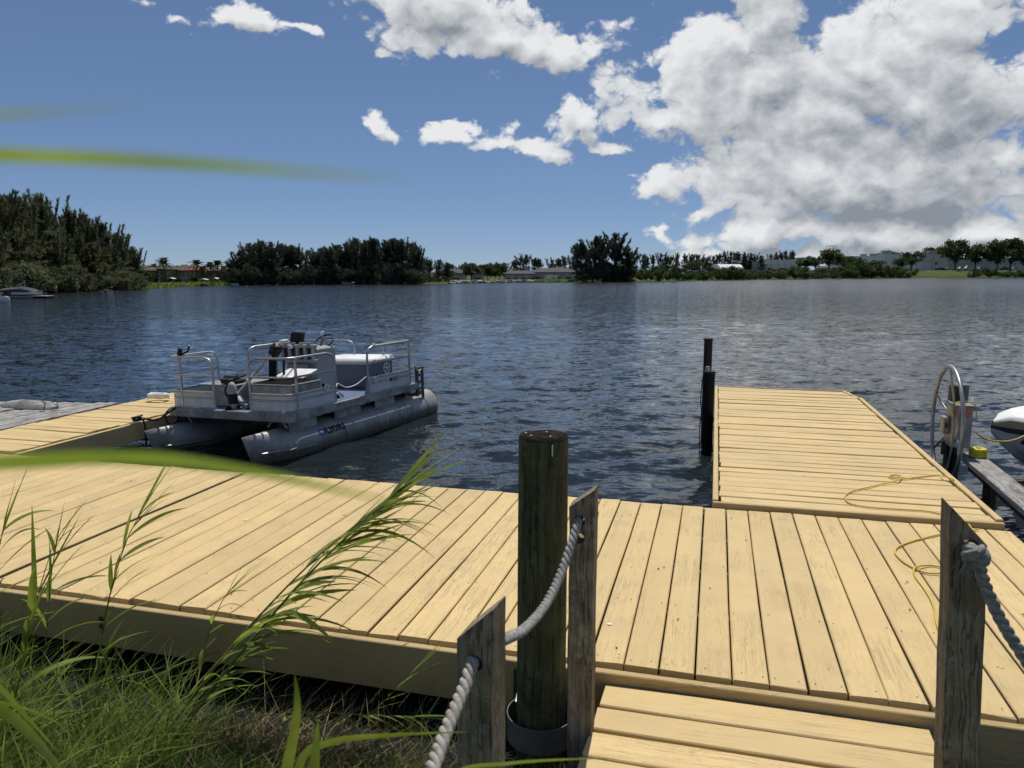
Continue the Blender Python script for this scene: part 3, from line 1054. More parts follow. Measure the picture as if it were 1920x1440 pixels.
YL, Y2, YR = 1.81, 2.74, 2.0
slant_post(903, 1300, YL, zat(857, 1203, YL - .04), zat(937, 1125, YL), .098, .098,
           'lichen stained slant topped post with thick rope in front of the round piling', [(zat(886, 1245, YL - .05), .004)], -DA - .10)
slant_post(1092, 1150, Y2, zat(1067, 952, Y2 - .04), zat(1114, 911, Y2), .094, .092,
           'tall slant topped post standing right beside the thick round piling', [(zat(1085, 978, Y2 - .05), -.008), (zat(1082, 1012, Y2 - .05), -.008)])
slant_post(1800, 1200, YR, zat(1768, 947, YR - .03), zat(1838, 1018, YR - .03), .092, .092,
           'slant topped post with a knotted grey rope at the right edge', [(zat(1815, 1026, YR - .05), .004)], extra=-.05)

# round piling with its galvanised guide ring
pc_ = P(1015, 1100, 2.98)
pgz = -.6
pil = empty('round_piling', (pc_.x, pc_.y, pgz), 0, 'thick dark round timber piling with nail studded top at the dock edge', 'piling')
ztop = zat(1013, 820, 2.98)
rings = []
r = random.Random(3)
NA = 40
prof_ang = [1 + .012 * r.uniform(-1, 1) for _ in range(NA)]
crk = {5, 13, 22, 31, 36}
for k in range(13):
    f = k / 12
    z = f * (ztop - pgz)
    rad = .1045 - .004 * f
    ring = []
    for a in range(NA):
        th = 2 * PI * a / NA
        q = rad * prof_ang[a] * (1 + .004 * r.uniform(-1, 1)) * (.955 if a in crk and k > 3 else 1)
        ring.append((q * math.cos(th) + .006 * f, q * math.sin(th), z))
    rings.append(ring)
MB().loft(rings, cap=False).build('shaft', M['piling'], pil, True, 60)
top = MB()
tr = [[(p[0], p[1], p[2]) for p in rings[-1]]]
for (f, dz) in ((.93, .012), (.6, .014), (.25, .010), (.02, .009)):
    tr.append([(.006 + (p[0] - .006) * f, p[1] * f, p[2] + dz + .002 * r.uniform(-1, 1)) for p in rings[-1]])
top.loft(tr, cap=True)
top.build('end_grain', M['pile_top'], pil, True, 70)
for (x, y) in ((-.065, .02), (-.045, -.03), (.02, .04), (.03, -.045)):
    MB().lathe([(0, 0), (.004, 0), (.004, .003), (0, .004)], (x, y, ztop - pgz + .0125), 8).build('nail_head', M['shell'], pil)
MB().box((.036, -.0985, ztop - pgz - .032), (.005, .005, .045), None, .001).build('dropping_streak', M['shell'], pil)

rc = DV(*UV(pc_), 0)
ring_o = empty('guide_ring', (pc_.x, pc_.y, -.18), -DA, 'galvanised steel hoop bracket around the base of the round piling', 'bracket')
hoop = MB()
for (ra, rb, z0, z1) in ((.140, .1435, -.07, .040),):
    n = 40
    vsx = []
    for (q, z) in ((ra, z0), (rb, z0), (rb, z1), (ra, z1)):
        for k in range(n):
            vsx.append((q * math.cos(2 * PI * k / n), q * math.sin(2 * PI * k / n), z))
    fs = []
    for j in range(4):
        for k in range(n):
            l = (k + 1) % n
            j2 = (j + 1) % 4
            fs.append((j * n + k, j * n + l, j2 * n + l, j2 * n + k))
    hoop.add(vsx, fs)
hoop.build('hoop', M['dull_steel'], ring_o, True)
up_, vp_ = UV(pc_)
vface = 3.066 - vp_
for sx_ in (-.13, .13):
    MB().box((sx_, vface - .008, .03), (.055, .014, .20), None, .002).build('mounting_plate', M['rust'], ring_o)
    MB().bar((sx_ * .93, .06, -.01), (sx_, vface - .004, .02), .012, .10, ch=.002).build('arm', M['galv'], ring_o)
    for zz in (-.02, .09):
        MB().lathe([(0, 0), (.013, 0), (.013, .008), (0, .010)], (sx_, vface - .015, zz), 8, Matrix.Rotation(PI / 2, 3, 'X')).build('bolt', M['rust'], ring_o)


def rope(name, pts, rad, mat, label, cat='rope', pitch=.075, n=10, group=None, strands=3):
    """laid rope: three strands twisted along a path"""
    path = spline(pts, n)
    # resample evenly
    ds = [0]
    for i in range(1, len(path)):
        ds.append(ds[-1] + (path[i] - path[i - 1]).length)
    step_ = rad * .42
    N = max(int(ds[-1] / step_), 8)
    pp = []
    j = 0
    for k in range(N + 1):
        s = ds[-1] * k / N
        while j < len(ds) - 2 and ds[j + 1] < s:
            j += 1
        t = (s - ds[j]) / max(ds[j + 1] - ds[j], 1e-9)
        pp.append(path[j].lerp(path[j + 1], t))
    org = pp[0]
    root = empty(name, org, 0, label, cat, group)
    fr = []
    up = Vector((0, 0, 1))
    for i in range(len(pp)):
        t = (pp[min(i + 1, N)] - pp[max(i - 1, 0)]).normalized()
        x = t.cross(up)
        if x.length < .1:
            x = t.orthogonal()
        x.normalize()
        up = x.cross(t)
        fr.append((x.copy(), up.copy()))
    for sidx in range(strands):
        tp = []
        for i, p in enumerate(pp):
            a = 2 * PI * (ds[-1] * i / N) / pitch + 2 * PI * sidx / strands
            x, u_ = fr[i]
            tp.append(p + (x * math.cos(a) + u_ * math.sin(a)) * rad * .54 - org)
        MB().tube(tp, rad * .50, 7).build('strand', mat, root, True, 80)
    return root


rope('rope', [P(891, 1228, YL + .10), P(886, 1242, YL - .05), P(872, 1285, YL - .12), P(845, 1350, YL - .22), P(815, 1430, YL - .34), P(780, 1540, YL - .50)],
     .0170, M['rope'], 'thick pale twisted rope hanging from the nearest left post toward the bottom edge')
rope('rope', [P(930, 1205, YL + .03), P(952, 1196, YL + .10), P(985, 1178, YL + .30), P(1022, 1135, YL + .52), P(1052, 1075, YL + .70), P(1074, 1010, YL + .82), P(1084, 978, Y2 - .05), P(1087, 968, Y2 + .03)],
     .0160, M['rope_grey'], 'grey twisted rope sagging across the front of the round piling between two posts')
rope('rope', [P(1806, 1028, YR + .02), P(1822, 1030, YR - .075), P(1836, 1062, YR - .078), P(1850, 1105, YR - .08), P(1878, 1165, YR - .10), P(1915, 1225, YR - .13), P(1965, 1295, YR - .2), P(2040, 1370, YR - .3)],
     .0165, M['rope_grey'], 'pale grey rope running down to the right from the knotted post')
# knot: turns of rope wound through each other with frayed ends
kn = empty('rope_knot', P(1826, 1040, YR - .07), 0, 'grey overhand knot with frayed ends on the right hand post', 'knot')
kn.scale = (.84, .84, .84)
for (cx_, cz_, rx_, rz_, ph, rr_) in ((-.006, .010, .030, .012, .15, .0088), (.002, .000, .033, .013, .35, .0088), (.004, -.010, .028, .012, -.1, .0088), (.016, .004, .016, .024, -.3, .0088), (-.012, -.002, .014, .020, .3, .0085)):
    pts = []
    for k in range(22):
        a = 2 * PI * k / 22
        x = rx_ * math.cos(a)
        z = rz_ * math.sin(a)
        pts.append((cx_ + x * math.cos(ph) - z * math.sin(ph), -.012 + .014 * math.sin(a * 2 + ph * 3), cz_ + x * math.sin(ph) + z * math.cos(ph)))
    MB().tube(pts, rr_, 8, closed=True).build('loop', M['rope_grey'], kn, True, 80)
fr_ = MB()
r = random.Random(8)
for k in range(26):
    a = r.uniform(-.040, -.005)
    x0 = Vector((a, -.015 + r.uniform(-.01, .01), -.008 + r.uniform(-.012, .004)))
    d = Vector((r.gauss(-.25, .4), r.gauss(-.1, .2), -1)).normalized()
    L = r.uniform(.02, .085)
    fr_.tube([x0, x0 + d * L * .5 + Vector((r.gauss(0, .003), 0, 0)), x0 + d * L + Vector((r.gauss(0, .006), r.gauss(0, .004), 0))], [.0011, .0009, .0005], 4, False)
fo = fr_.build('frayed_fibres', M['rope_grey'], kn)
fo['kind'] = 'stuff'

# small tufted line end sticking out behind the tall post
rope('rope_end', [P(1098, 985, Y2 + .05), P(1116, 972, Y2 + .09), P(1119, 960, Y2 + .12)], .008, M['rope_grey'], 'short pale frayed rope end poking out behind the tall post', 'rope', pitch=.03)

# ------------------------------------------------------------------ yellow cord on the docks


def cord(px, z, label, rad=.0055, name='utility_cord', mat=None, n=8):
    pts = [PZ(x, y, zz if zz is not None else z) for (x, y, zz) in px]
    sp = spline(pts, n)
    o = pts[0]
    return tag(MB().tube([p - o for p in sp], rad, 7).build(name, mat or M['yellow'], None, True, 80, loc=o), label, 'cord')


zp = PZ0 + .009
cord([(1800, 912, -.05), (1790, 902, .04), (1783, 897, .062), (1770, 893, .060), (1757, 891, zp), (1725, 894, zp), (1695, 898, zp), (1675, 897, zp), (1667, 893, zp), (1678, 890, zp), (1690, 893, zp + .004),
      (1684, 900, zp + .01), (1665, 905, zp), (1630, 913, zp), (1600, 920, zp), (1585, 929, zp), (1588, 940, zp), (1605, 947, zp), (1640, 952, zp), (1690, 955, zp), (1735, 958, zp), (1763, 963, zp), (1790, 966, .053), (1806, 973, .02), (1818, 985, .01), (1828, 1004, .008)],
     zp, 'yellow cord looping over the near end of the long pier')
zd = .0085
cord([(1835, 992, zd), (1800, 998, zd), (1763, 1002, zd), (1728, 1010, zd), (1690, 1022, zd), (1678, 1034, zd), (1690, 1050, zd), (1712, 1064, zd), (1738, 1074, zd), (1768, 1074, zd + .005), (1772, 1066, zd + .006), (1745, 1060, zd), (1716, 1064, zd + .01), (1716, 1080, zd),
      (1735, 1106, zd), (1750, 1135, zd), (1757, 1170, zd), (1775, 1205, zd), (1815, 1225, zd)],
     zd, 'yellow cord coiled on the dock boards behind the knotted post')

# ------------------------------------------------------------------ black poles beside the pier
bp_ = PZ(1328, 838, WL)
zt = zat(1328, 700, bp_.y)
pole = empty('pier_pole', (bp_.x - .02, bp_.y, WL), 0, 'short black sleeved pole with clear cap on the left side of the long pier', 'pole')
MB().tube([(0, 0, -1.2), (0, 0, zt - WL)], .066, 14).build('sleeve', M['black_rub'], pole, True, 50)
MB().lathe([(.0, 0), (.07, 0), (.073, .012), (.066, .03), (0, .03)], (0, 0, zt - WL - .004), 14).build('collar', M['black'], pole, True)
MB().lathe([(0, 0), (.028, 0), (.032, .02), (.030, .05), (.02, .062), (0, .064)], (-.03, -.03, zt - WL + .026), 12).build('cap_light', M['galv'], pole, True)
MB().tube(spline([(-.075, -.02, .9), (-.10, -.03, .6), (-.085, -.03, .42), (-.10, -.03, .2), (-.08, -.02, -.2)], 5), .006, 6).build('hanging_line', M['black'], pole, True)
pole2 = empty('pier_pole', (P(1326, 700, bp_.y + .30).x, bp_.y + .30, WL), 0, 'taller thin black pole rising behind the sleeved one by the long pier', 'pole')
zt2 = zat(1326, 636, bp_.y + .30)
MB().tube([(0, 0, -1.2), (0, 0, zt2 - WL)], .052, 12).build('tube', M['black'], pole2, True, 50)
MB().lathe([(0, 0), (.055, 0), (.056, .02), (.045, .028), (0, .028)], (0, 0, zt2 - WL - .015), 12).build('end_cap', M['black_rub'], pole2, True)

# ------------------------------------------------------------------ boat lift by the pier: hand wheel, motor box, pile
wc = P(1775, 797, 7.05)
wh = empty('lift_wheel', (wc.x, wc.y, wc.z), -DA - R(2), 'big galvanised spoked hand wheel of the boat lift beside the long pier', 'wheel')
rw = .555
MB().tube([(0.0, rw * math.cos(2 * PI * k / 56), rw * math.sin(2 * PI * k / 56)) for k in range(56)], .0175, 10, closed=True).build('rim', M['galv'], wh, True, 80)
for k in range(6):
    a = 2 * PI * k / 6 + .42
    MB().tube([(.07, .10 * math.cos(a), .10 * math.sin(a)), (.004, (rw - .01) * math.cos(a), (rw - .01) * math.sin(a))], .0105, 8).build('spoke', M['galv'], wh, True, 80)
MB().lathe([(0, .045), (.145, .045), (.165, .052), (.168, .062), (.145, .075), (.05, .08), (.03, .085), (0, .085)], (0, 0, 0), 26, Matrix.Rotation(PI / 2, 3, 'Y')).build('hub_plate', M['alu_box'], wh, True)
MB().lathe([(0, .0), (.022, .0), (.022, .06), (0, .06)], (.05, 0, 0), 12, Matrix.Rotation(PI / 2, 3, 'Y')).build('axle', M['rust'], wh, True)
MB().lathe([(0, .0), (.03, .0), (.03, .018), (0, .018)], (-.0, 0, 0.0), 10, Matrix.Rotation(-PI / 2, 3, 'Y')).build('hub_cap', M['rust'], wh, True)

lp = P(1774, 800, 7.14)
lz = WL
lift = empty('boat_lift', (lp.x, lp.y, lz), -DA, 'boat lift pile with grey motor box carrying a red label', 'boat lift')
H0 = -lz
MB().box((.09, .09, (zat(1800, 722, 7.2) - lz - 1.4) / 2), (.115, .115, zat(1800, 722, 7.2) - lz + 1.4), None, .008).build('pile', M['piling'], lift)
MB().box((.135, .10, zat(1800, 722, 7.2) - lz - .07), (.10, .10, .16), None, .006).build('pile_cap', M['grey_wood'], lift)
bx_z = zat(1814, 795, 7.12) - lz
MB().box((.085, -.06, bx_z), (.165, .24, .395), None, .008).build('motor_box', M['alu_box'], lift)
MB().box((.085, -.060, bx_z + .203), (.185, .262, .018), None, .004).build('box_lid', M['galv'], lift)
MB().box((.085, -.1825, bx_z + .135), (.125, .004, .085)).build('warning_label', M['redlabel'], lift)
MB().box((-.028, -.05, bx_z + .0), (.055, .12, .16), None, .008).build('gearbox', M['alu_box'], lift)
MB().box((.06, .0, bx_z - .13), (.10, .15, .10), None, .01).build('motor', M['black'], lift)
MB().box((.06, .03, bx_z - .24), (.16, .03, .14), None, .004).build('mounting_board', M['joist'], lift)
MB().tube(spline([(.0, -.19, bx_z + .10), (-.01, -.17, bx_z + .20), (.06, -.12, bx_z + .235), (.13, -.10, bx_z + .235), (.19, -.13, bx_z + .21), (.20, -.17, bx_z + .10)], 6), .006, 7).build('cord_wrap', M['yellow'], lift, True)
MB().box((.055, .02, .12), (.05, .05, .9), None, .004).build('brace', M['black'], lift)

# weathered walk board on a short post
A = PZ(1822, 853, .0)
B = PZ(1921, 934, .0)
dirb = (B - A).normalized()
wb = empty('walk_board', A, 0, 'grey weathered plank walkway running off the right edge below the white bow', 'walkway')
wb.rotation_euler = (0, 0, math.atan2(-dirb.x, dirb.y))
for k, dx in enumerate((-.0, )):
    me = plank_mesh('plank', .205, 3.2, .045, M['grey_wood_x'], 'y', 91)
    o = link('plank', me, None, wb)
    o.location = (0, 1.50, 0)
MB().tube([(0.0, .62, -1.6), (0.0, .62, -.046)], .055, 10).build('support_post', M['piling'], wb, True)
MB().tube([(0.0, 2.5, -1.6), (0.0, 2.5, -.046)], .055, 10).build('support_post', M['piling'], wb, True)
MB().box((0, 1.5, -.10), (.04, 3.0, .10)).build('bearer', M['joist'], wb)
yc = PZ(1833, 856, .0)
yo = empty('float_cap', yc, 0, 'round yellow plastic cap sitting on the grey walk board', 'float')
prof = [(0, .001), (.073, .001), (.077, .008), (.072, .016), (.077, .026), (.072, .034), (.077, .044), (.072, .054), (.076, .066), (.070, .078), (.055, .082), (0, .080)]
MB().lathe(prof, (0, 0, 0), 20).build('body', M['yellowplastic'], yo, True, 30)
MB().lathe([(0, .0), (.022, .0), (.02, .012), (0, .012)], (0, 0, .0795), 12).build('knob', M['yellowplastic'], yo, True, 30)


# ------------------------------------------------------------------ pontoon boat (local x = aft, y = port side away from the camera, z above water)
bb0 = PZ(475, 872, WL)
bb1 = PZ(812, 765, WL)
ax = (bb1 - bb0)
ax.z = 0
ax.normalize()
boat = empty('pontoon_boat', (bb0.x, bb0.y, WL), math.atan2(ax.y, ax.x), 'small aluminium pontoon fishing boat moored beside the left tan pier', 'boat')
boat.rotation_euler.x = -.034          # she sits a little down on the pier side


def bpart(mb, name, mat, parent=None, smooth=False, angle=40):
    return mb.build(name, M[mat], parent or boat, smooth, angle)


def pontoon(t):
    rad, cz = .245, .085
    n = 24
    rings = []

    def ring(s, f, slant=0.0):
        # f = 1 full circle ... 0 a vertical stem edge
        out = []
        for k in range(n):
            a = 2 * PI * k / n + PI / n
            y, z = math.cos(a), math.sin(a)
            wy = rad * y * f
            # the nose keeps its top line and rises at the keel
            top = cz + rad * z if z > 0 else cz + rad * z * (.55 + .45 * f)
            out.append((s + (slant * (cz + rad - top) / (2 * rad)), t + wy, top))
        return out
    rings.append(ring(-.145, .015, .20))
    rings.append(ring(.02, .26, .15))
    rings.append(ring(.20, .56, .09))
    rings.append(ring(.38, .84, .04))
    rings.append(ring(.54, 1.0))
    rings.append(ring(3.34, 1.0))
    rings.append(ring(3.53, .98))
    rings.append(ring(3.63, .90))
    e = ring(3.69, .72)
    rings.append([(p[0], p[1], cz + (p[2] - cz) * .8) for p in e])
    p = MB().loft(rings)
    po = bpart(p, 'pontoon', 'pontoon', None, True, 28)
    # weld bands round the tube
    for s in (1.35, 2.05, 2.75, 3.30):
        w = MB()
        w.tube([(s, t + (rad + .001) * math.cos(2 * PI * k / 28), cz + (rad + .001) * math.sin(2 * PI * k / 28)) for k in range(28)], .006, 5, closed=True)
        bpart(w, 'weld_band', 'pontoon', po, True)
    # spray strakes on the nose
    for sg in (-1, 1):
        pts = []
        q = MB()
        pr = []
        for (s, f) in ((.05, .30), (.28, .70), (.55, 1.0), (.80, 1.0)):
            y = t + sg * rad * f * .97
            pr.append((s, y))
        vv, ff = [], []
        for k, (s, y) in enumerate(pr):
            wd = .035 if k not in (0, 3) else .012
            z = .13 - .025 * k / 3
            vv += [(s, y - sg * .01, z), (s, y + sg * wd, z - .012), (s, y + sg * wd, z - .018), (s, y - sg * .01, z - .010)]
        for k in range(3):
            for j in range(4):
                a, b = k * 4 + j, k * 4 + (j + 1) % 4
                ff.append((a, b, b + 4, a + 4))
        ff += [(0, 1, 2, 3), (12, 13, 14, 15)]
        q.add(vv, ff)
        bpart(q, 'spray_strake', 'alu_trim', po)
    return po


po_r = pontoon(0.0)
po_l = pontoon(1.45)
DZ = .50
T0, T1 = -.22, 1.64
S0, S1 = .37, 3.10
# deck with extruded edge trim
bpart(MB().box(((S0 + S1) / 2, (T0 + T1) / 2, DZ - .022), (S1 - S0 - .06, T1 - T0 - .06, .036)), 'deck_carpet', 'carpet')
bpart(MB().box(((S0 + S1) / 2, (T0 + T1) / 2, DZ - .058), (S1 - S0 - .07, T1 - T0 - .07, .03)), 'deck_board', 'joist')
for tt in (T0, T1):
    bpart(MB().box(((S0 + S1) / 2 + .02, tt, DZ - .042), (S1 - S0 - .12, .036, .10), None, .006), 'deck_trim', 'alu_trim')
bpart(MB().box((S0, (T0 + T1) / 2, DZ - .042), (.036, T1 - T0 - .12, .10), None, .006), 'deck_trim', 'alu_trim')
bpart(MB().box((S1, (T0 + T1) / 2, DZ - .042), (.036, T1 - T0 - .02, .10), None, .006), 'deck_trim', 'alu_trim')
for (cs, ct) in ((S0, T0), (S0, T1)):
    # rounded front corners
    sg = 1 if ct > .5 else -1
    bpart(MB().prism([(S0 - .018, ct - sg * .08), (S0 + .0, ct - sg * .02), (S0 + .08, ct + sg * .018), (S0 + .09, ct - sg * .09)], 'z', DZ - .095, DZ + .008), 'corner_casting', 'alu_trim')
# riser brackets between deck and tubes: plates with open bays
for t in (0.0, 1.45):
    for (s0, s1) in ((.44, .92), (1.26, 1.80), (2.12, 2.58)):
        bpart(MB().box(((s0 + s1) / 2, t - (.14 if t == 0 else -.14), .37), (s1 - s0, .012, .17)), 'riser_plate', 'alu_trim')
    for s in (.6, 1.5, 2.3, 2.9):
        bpart(MB().box((s, t, .385), (.05, .26, .14)), 'riser_bracket', 'darkgrey')
    bpart(MB().bar((.42, t - .14, .33), (.42, t - .05, .44), .02, .02), 'strut', 'alu_trim')
    bpart(MB().bar((.42, t + .14, .33), (.42, t + .05, .44), .02, .02), 'strut', 'alu_trim')
for s in (.55, 1.0, 1.5, 2.0, 2.5, 3.0):
    bpart(MB().box((s, (T0 + T1) / 2, DZ - .105), (.05, 1.70, .06)), 'cross_member', 'darkgrey')
# tow eyes and bow lights
bpart(MB().lathe([(0, 0), (.018, 0), (.018, .02), (.012, .035), (0, .04)], (S0 + .03, T0 + .10, DZ + .004), 10), 'bow_light', 'white', None, True)
bpart(MB().tube([(S0 - .02, 1.0 + .42 + .03, DZ - .02), (S0 - .035, 1.45, DZ - .02), (S0 - .035, 1.32, DZ - .02), (S0 - .02, 1.30, DZ - .02)], .010, 6), 'grab_handle', 'alu', None, True)

RT = 1.115     # top rail height
MR = .90
PB, PT = .515, .705


def fence_run(name, pts, ends, panel=True, posts=()):
    """a fence: two-colour panel, base, mid and top rails along a poly path (s,t); ends: curved down at start/end"""
    f = empty(name)
    f.parent = boat
    del_f = f
    path = [Vector((p[0], p[1], 0)) for p in pts]
    z = Vector((0, 0, 1))
    # panel sheet, offset slabs for the pinstripes
    if panel:
        q = MB()
        n = len(path)
        for k in range(n - 1):
            q.bar(path[k] + z * (PB + PT) / 2, path[k + 1] + z * (PB + PT) / 2, .010, PT - PB - .02)
        q.build('panel', M['panel'], f)
        q = MB()
        for zz in (PB + .115, PB + .132):
            for k in range(n - 1):
                q.bar(path[k] + z * zz, path[k + 1] + z * zz, .0135, .006)
        q.build('pinstripe', M['stripe'], f)
        for zz in (PB, PT):
            q = MB()
            for k in range(n - 1):
                q.bar(path[k] + z * zz, path[k + 1] + z * zz, .026, .026, ch=.004)
            q.build('panel_frame', M['alu'], f)
    d0 = (path[1] - path[0]).normalized()
    d1 = (path[-1] - path[-2]).normalized()
    rr = .13
    top = []
    if ends[0]:
        top += [path[0] + z * PB, path[0] + z * (RT - rr), path[0] + d0 * rr * .08 + z * (RT - rr * .55), path[0] + d0 * rr * .35 + z * (RT - rr * .18), path[0] + d0 * rr + z * RT]
    else:
        top += [path[0] + z * RT]
    top += [p + z * RT for p in path[1:-1]]
    if ends[1]:
        top += [path[-1] - d1 * rr + z * RT, path[-1] - d1 * rr * .35 + z * (RT - rr * .18), path[-1] - d1 * rr * .08 + z * (RT - rr * .55), path[-1] + z * (RT - rr), path[-1] + z * PB]
    else:
        top += [path[-1] + z * RT]
    MB().tube(top, .0145, 10).build('top_rail', M['alu'], f, True, 60)
    MB().tube([p + z * MR for p in path], .012, 8).build('mid_rail', M['alu'], f, True, 60)
    for p in posts:
        c = Vector((p[0], p[1], 0))
        MB().bar(c + z * PB, c + z * RT, .026, .026, up=(1, 0, 0), ch=.004).build('upright', M['alu'], f)
    return f


ci = .14
# right bow fence: from the gate round the corner and aft
fr1 = fence_run('fence', [(S0 + .04, .36), (S0 + .04, T0 + ci), (S0 + .055, T0 + .07), (S0 + .105, T0 + .025), (S0 + .19, T0 + .008), (1.215, T0 + .008)], (1, 1), True, [(S0 + .16, T0 + .008)])
fl1 = fence_run('fence', [(S0 + .04, .91), (S0 + .04, T1 - ci), (S0 + .055, T1 - .07), (S0 + .105, T1 - .025), (S0 + .19, T1 - .008), (1.20, T1 - .008)], (1, 1), True, [(S0 + .04, 1.42)])
fr2 = fence_run('fence', [(1.90, T0 + .008), (2.90, T0 + .008)], (1, 0), True, [(2.90, T0 + .008)])
fl2 = fence_run('fence', [(1.75, T1 - .008), (2.90, T1 - .008)], (1, 0), True, [(2.90, T1 - .008), (2.3, T1 - .008)])
fa1 = fence_run('fence', [(2.93, T0 + .03), (2.93, .23)], (0, 1), False)
fa2 = fence_run('fence', [(2.93, .73), (2.93, T1 - .03)], (1, 0), False)
# gate cover plate at the forward end of the aft fence
MB().prism([(1.80, DZ), (1.89, DZ), (1.89, PT)], 'y', T0 + .0, T0 + .012).build('gusset', M['alu_box'], fr2)
# deck fittings on rails: round white fender eyes
for (s, t, z, fpar) in ((1.02, T0 - .018, PT + .01, fr1), (2.02, T0 - .018, PT - .03, fr2)):
    MB().tube([(s + .032 * math.cos(2 * PI * k / 18), t, z + .032 * math.sin(2 * PI * k / 18)) for k in range(18)], .0085, 7, closed=True).build('fender_eye', M['white'], fpar, True)
for (s, t, z, fpar) in ((2.06, T0 + .008, RT + .012, fr2), (2.06, T0 + .004, MR + .02, fr2), (1.10, T1 - .02, RT - .01, fl1)):
    MB().lathe([(0, -.02), (.022, -.016), (.028, 0), (.022, .016), (0, .02)], (s, t, z), 10).build('rail_knob', M['white'], fpar, True)
# MAXI lettering on the aft fence panel
tm = text_mesh('MAXI', .085, bold=.002)
to = link('lettering', tm, M['ink'], fr2)
to.location = (2.36, T0 - .0015, PB + .095)
to.rotation_euler = (PI / 2, 0, 0)
MB().box((2.44, T0 - .0005, PB + .120), (.25, .012, .05)).build('lettering_plate', M['panel'], fr2)
to.location.y = T0 - .0075

# registration wrapped round the tube
rad_p, cz_p = .245, .085


def wrap_on_tube(me, s0, zc):
    a0 = math.asin((zc - cz_p) / rad_p)
    for v in me.vertices:
        a = a0 + v.co.y / rad_p
        q = rad_p + .0025 + v.co.z
        s = s0 + v.co.x
        v.co = Vector((s, -q * math.cos(a), cz_p + q * math.sin(a)))


tm = text_mesh('FL2939RS', .112, bold=.0035)
bm = bmesh.new()
bm.from_mesh(tm)
bmesh.ops.triangulate(bm, faces=bm.faces)
bm.to_mesh(tm)
bm.free()
for v in tm.vertices:
    v.co.x *= .86
wrap_on_tube(tm, .955, .165)
link('registration', tm, M['ink'], po_r)
sm = MB()
for k in range(4):
    sm.add([(0, k * .02, 0), (.075, k * .02, 0), (.075, k * .02 + .02, 0), (0, k * .02 + .02, 0)], [(0, 1, 2, 3)])
sme = sm.mesh('sticker')
wrap_on_tube(sme, .865, .165)
link('sticker', sme, M['sticker'], po_r)
sm = MB()
sm.add([(0.018, .022, .0012), (.057, .022, .0012), (.057, .05, .0012), (.018, .05, .0012)], [(0, 1, 2, 3)])
sme = sm.mesh('sticker_print')
wrap_on_tube(sme, .865, .165)
link('sticker_print', sme, M['panel'], po_r)

# bow lockers
lk = MB().box((.93, .285, .635), (.52, .60, .27), None, .008)
lo_ = bpart(lk, 'starboard_locker', 'alu_box')
MB().box((.93, .285, .778), (.54, .62, .014), None, .003).build('locker_rim', M['alu'], lo_)
q = MB()
for k in range(13):
    q.bar((.69 + .04 * k, .0, .790), (.69 + .04 * k, .57, .790), .018, .012, ch=.004)
q.build('tread_mat', M['black_rub'], lo_)
lk = MB().box((.95, 1.12, .625), (.56, .60, .25), None, .008)
ll_ = bpart(lk, 'port_locker', 'alu_box')
MB().box((.95, 1.12, .756), (.58, .62, .014), None, .003).build('locker_rim', M['alu'], ll_)
# open white hatch lid leaning back on the starboard locker
m_ = Matrix.Rotation(R(-14), 3, 'Y')
hl = bpart(MB().box((1.18, .34, .850), (.30, .44, .022), m_, .006), 'hatch_lid', 'white')
MB().bar((1.26, .16, .79), (1.27, .16, .865), .012, .012).build('lid_stay', M['alu'], hl)
# second hatch lying open on the carpet
hb = bpart(MB().prism([(1.30, DZ + .001), (1.62, DZ + .001), (1.30, DZ + .22)], 'y', .02, .05), 'hatch_side', 'black_rub')
MB().bar((1.28, .012, DZ + .235), (1.66, .012, DZ + .008), .024, .02).build('hatch_edge', M['alu'], hb)
# foot pedal on the port locker
pd = bpart(MB().box((.80, .98, .835), (.30, .16, .03), Matrix.Rotation(R(-8), 3, 'Y'), .008), 'foot_pedal', 'black')
MB().box((.80, .98, .790), (.24, .20, .04), None, .01).build('pedal_base', M['black'], pd)
MB().lathe([(0, -.09), (.028, -.09), (.028, .09), (0, .09)], (.76, .98, .845), 10, Matrix.Rotation(PI / 2, 3, 'X')).build('pedal_roller', M['darkgrey'], pd, True)
MB().tube(spline([(.70, .95, .79), (.60, .93, .70), (.60, .86, .60), (.66, .75, .54), (.62, .68, .53)], 6), .012, 7).build('pedal_cable', M['black'], pd, True)

# trolling motor stowed on the bow: head, shaft, lower unit, mount
tmz = bpart(MB().tube([(.55, .70, .665), (1.00, .52, 1.13)], .018, 10), 'trolling_motor', 'greyplast', None, True)
MB().tube([(.80, .60, .925), (.97, .532, 1.10)], .026, 10).build('shaft_sleeve', M['alu'], tmz, True)
MB().box((1.03, .50, 1.15), (.17, .12, .13), Matrix.Rotation(R(-45), 3, 'Y'), .03).build('motor_head', M['black'], tmz, True)
MB().lathe([(0, -.035), (.06, -.035), (.075, -.02), (.075, .02), (.06, .035), (0, .035)], (1.04, .50, 1.175), 14).build('head_cap', M['black'], tmz, True)
pod = MB().lathe([(0, -.17), (.03, -.165), (.050, -.12), (.055, -.04), (.055, .05), (.048, .11), (.03, .145), (0, .16)], (.52, .74, .665), 16)
pod.build('lower_unit', M['greyplast'], tmz, True)
MB().lathe([(0, -.10), (.057, -.10), (.057, .02), (0, .02)], (.52, .74, .665), 16).build('unit_band', M['black'], tmz, True)
for sg in (-1, 1):
    MB().prism([(.50 + sg * .02, .49), (.50 + sg * .12, .47), (.51 + sg * .11, .53), (.51 + sg * .02, .56)], 'y', .735, .747).build('propeller_blade', M['black'], tmz)
MB().bar((.56, .62, DZ + .03), (1.10, .50, DZ + .03), .08, .05, ch=.006).build('mount_base', M['alu_trim'], tmz)
MB().bar((.58, .66, DZ + .06), (.74, .90, DZ + .13), .05, .06, ch=.01).build('mount_bracket', M['greyplast'], tmz)
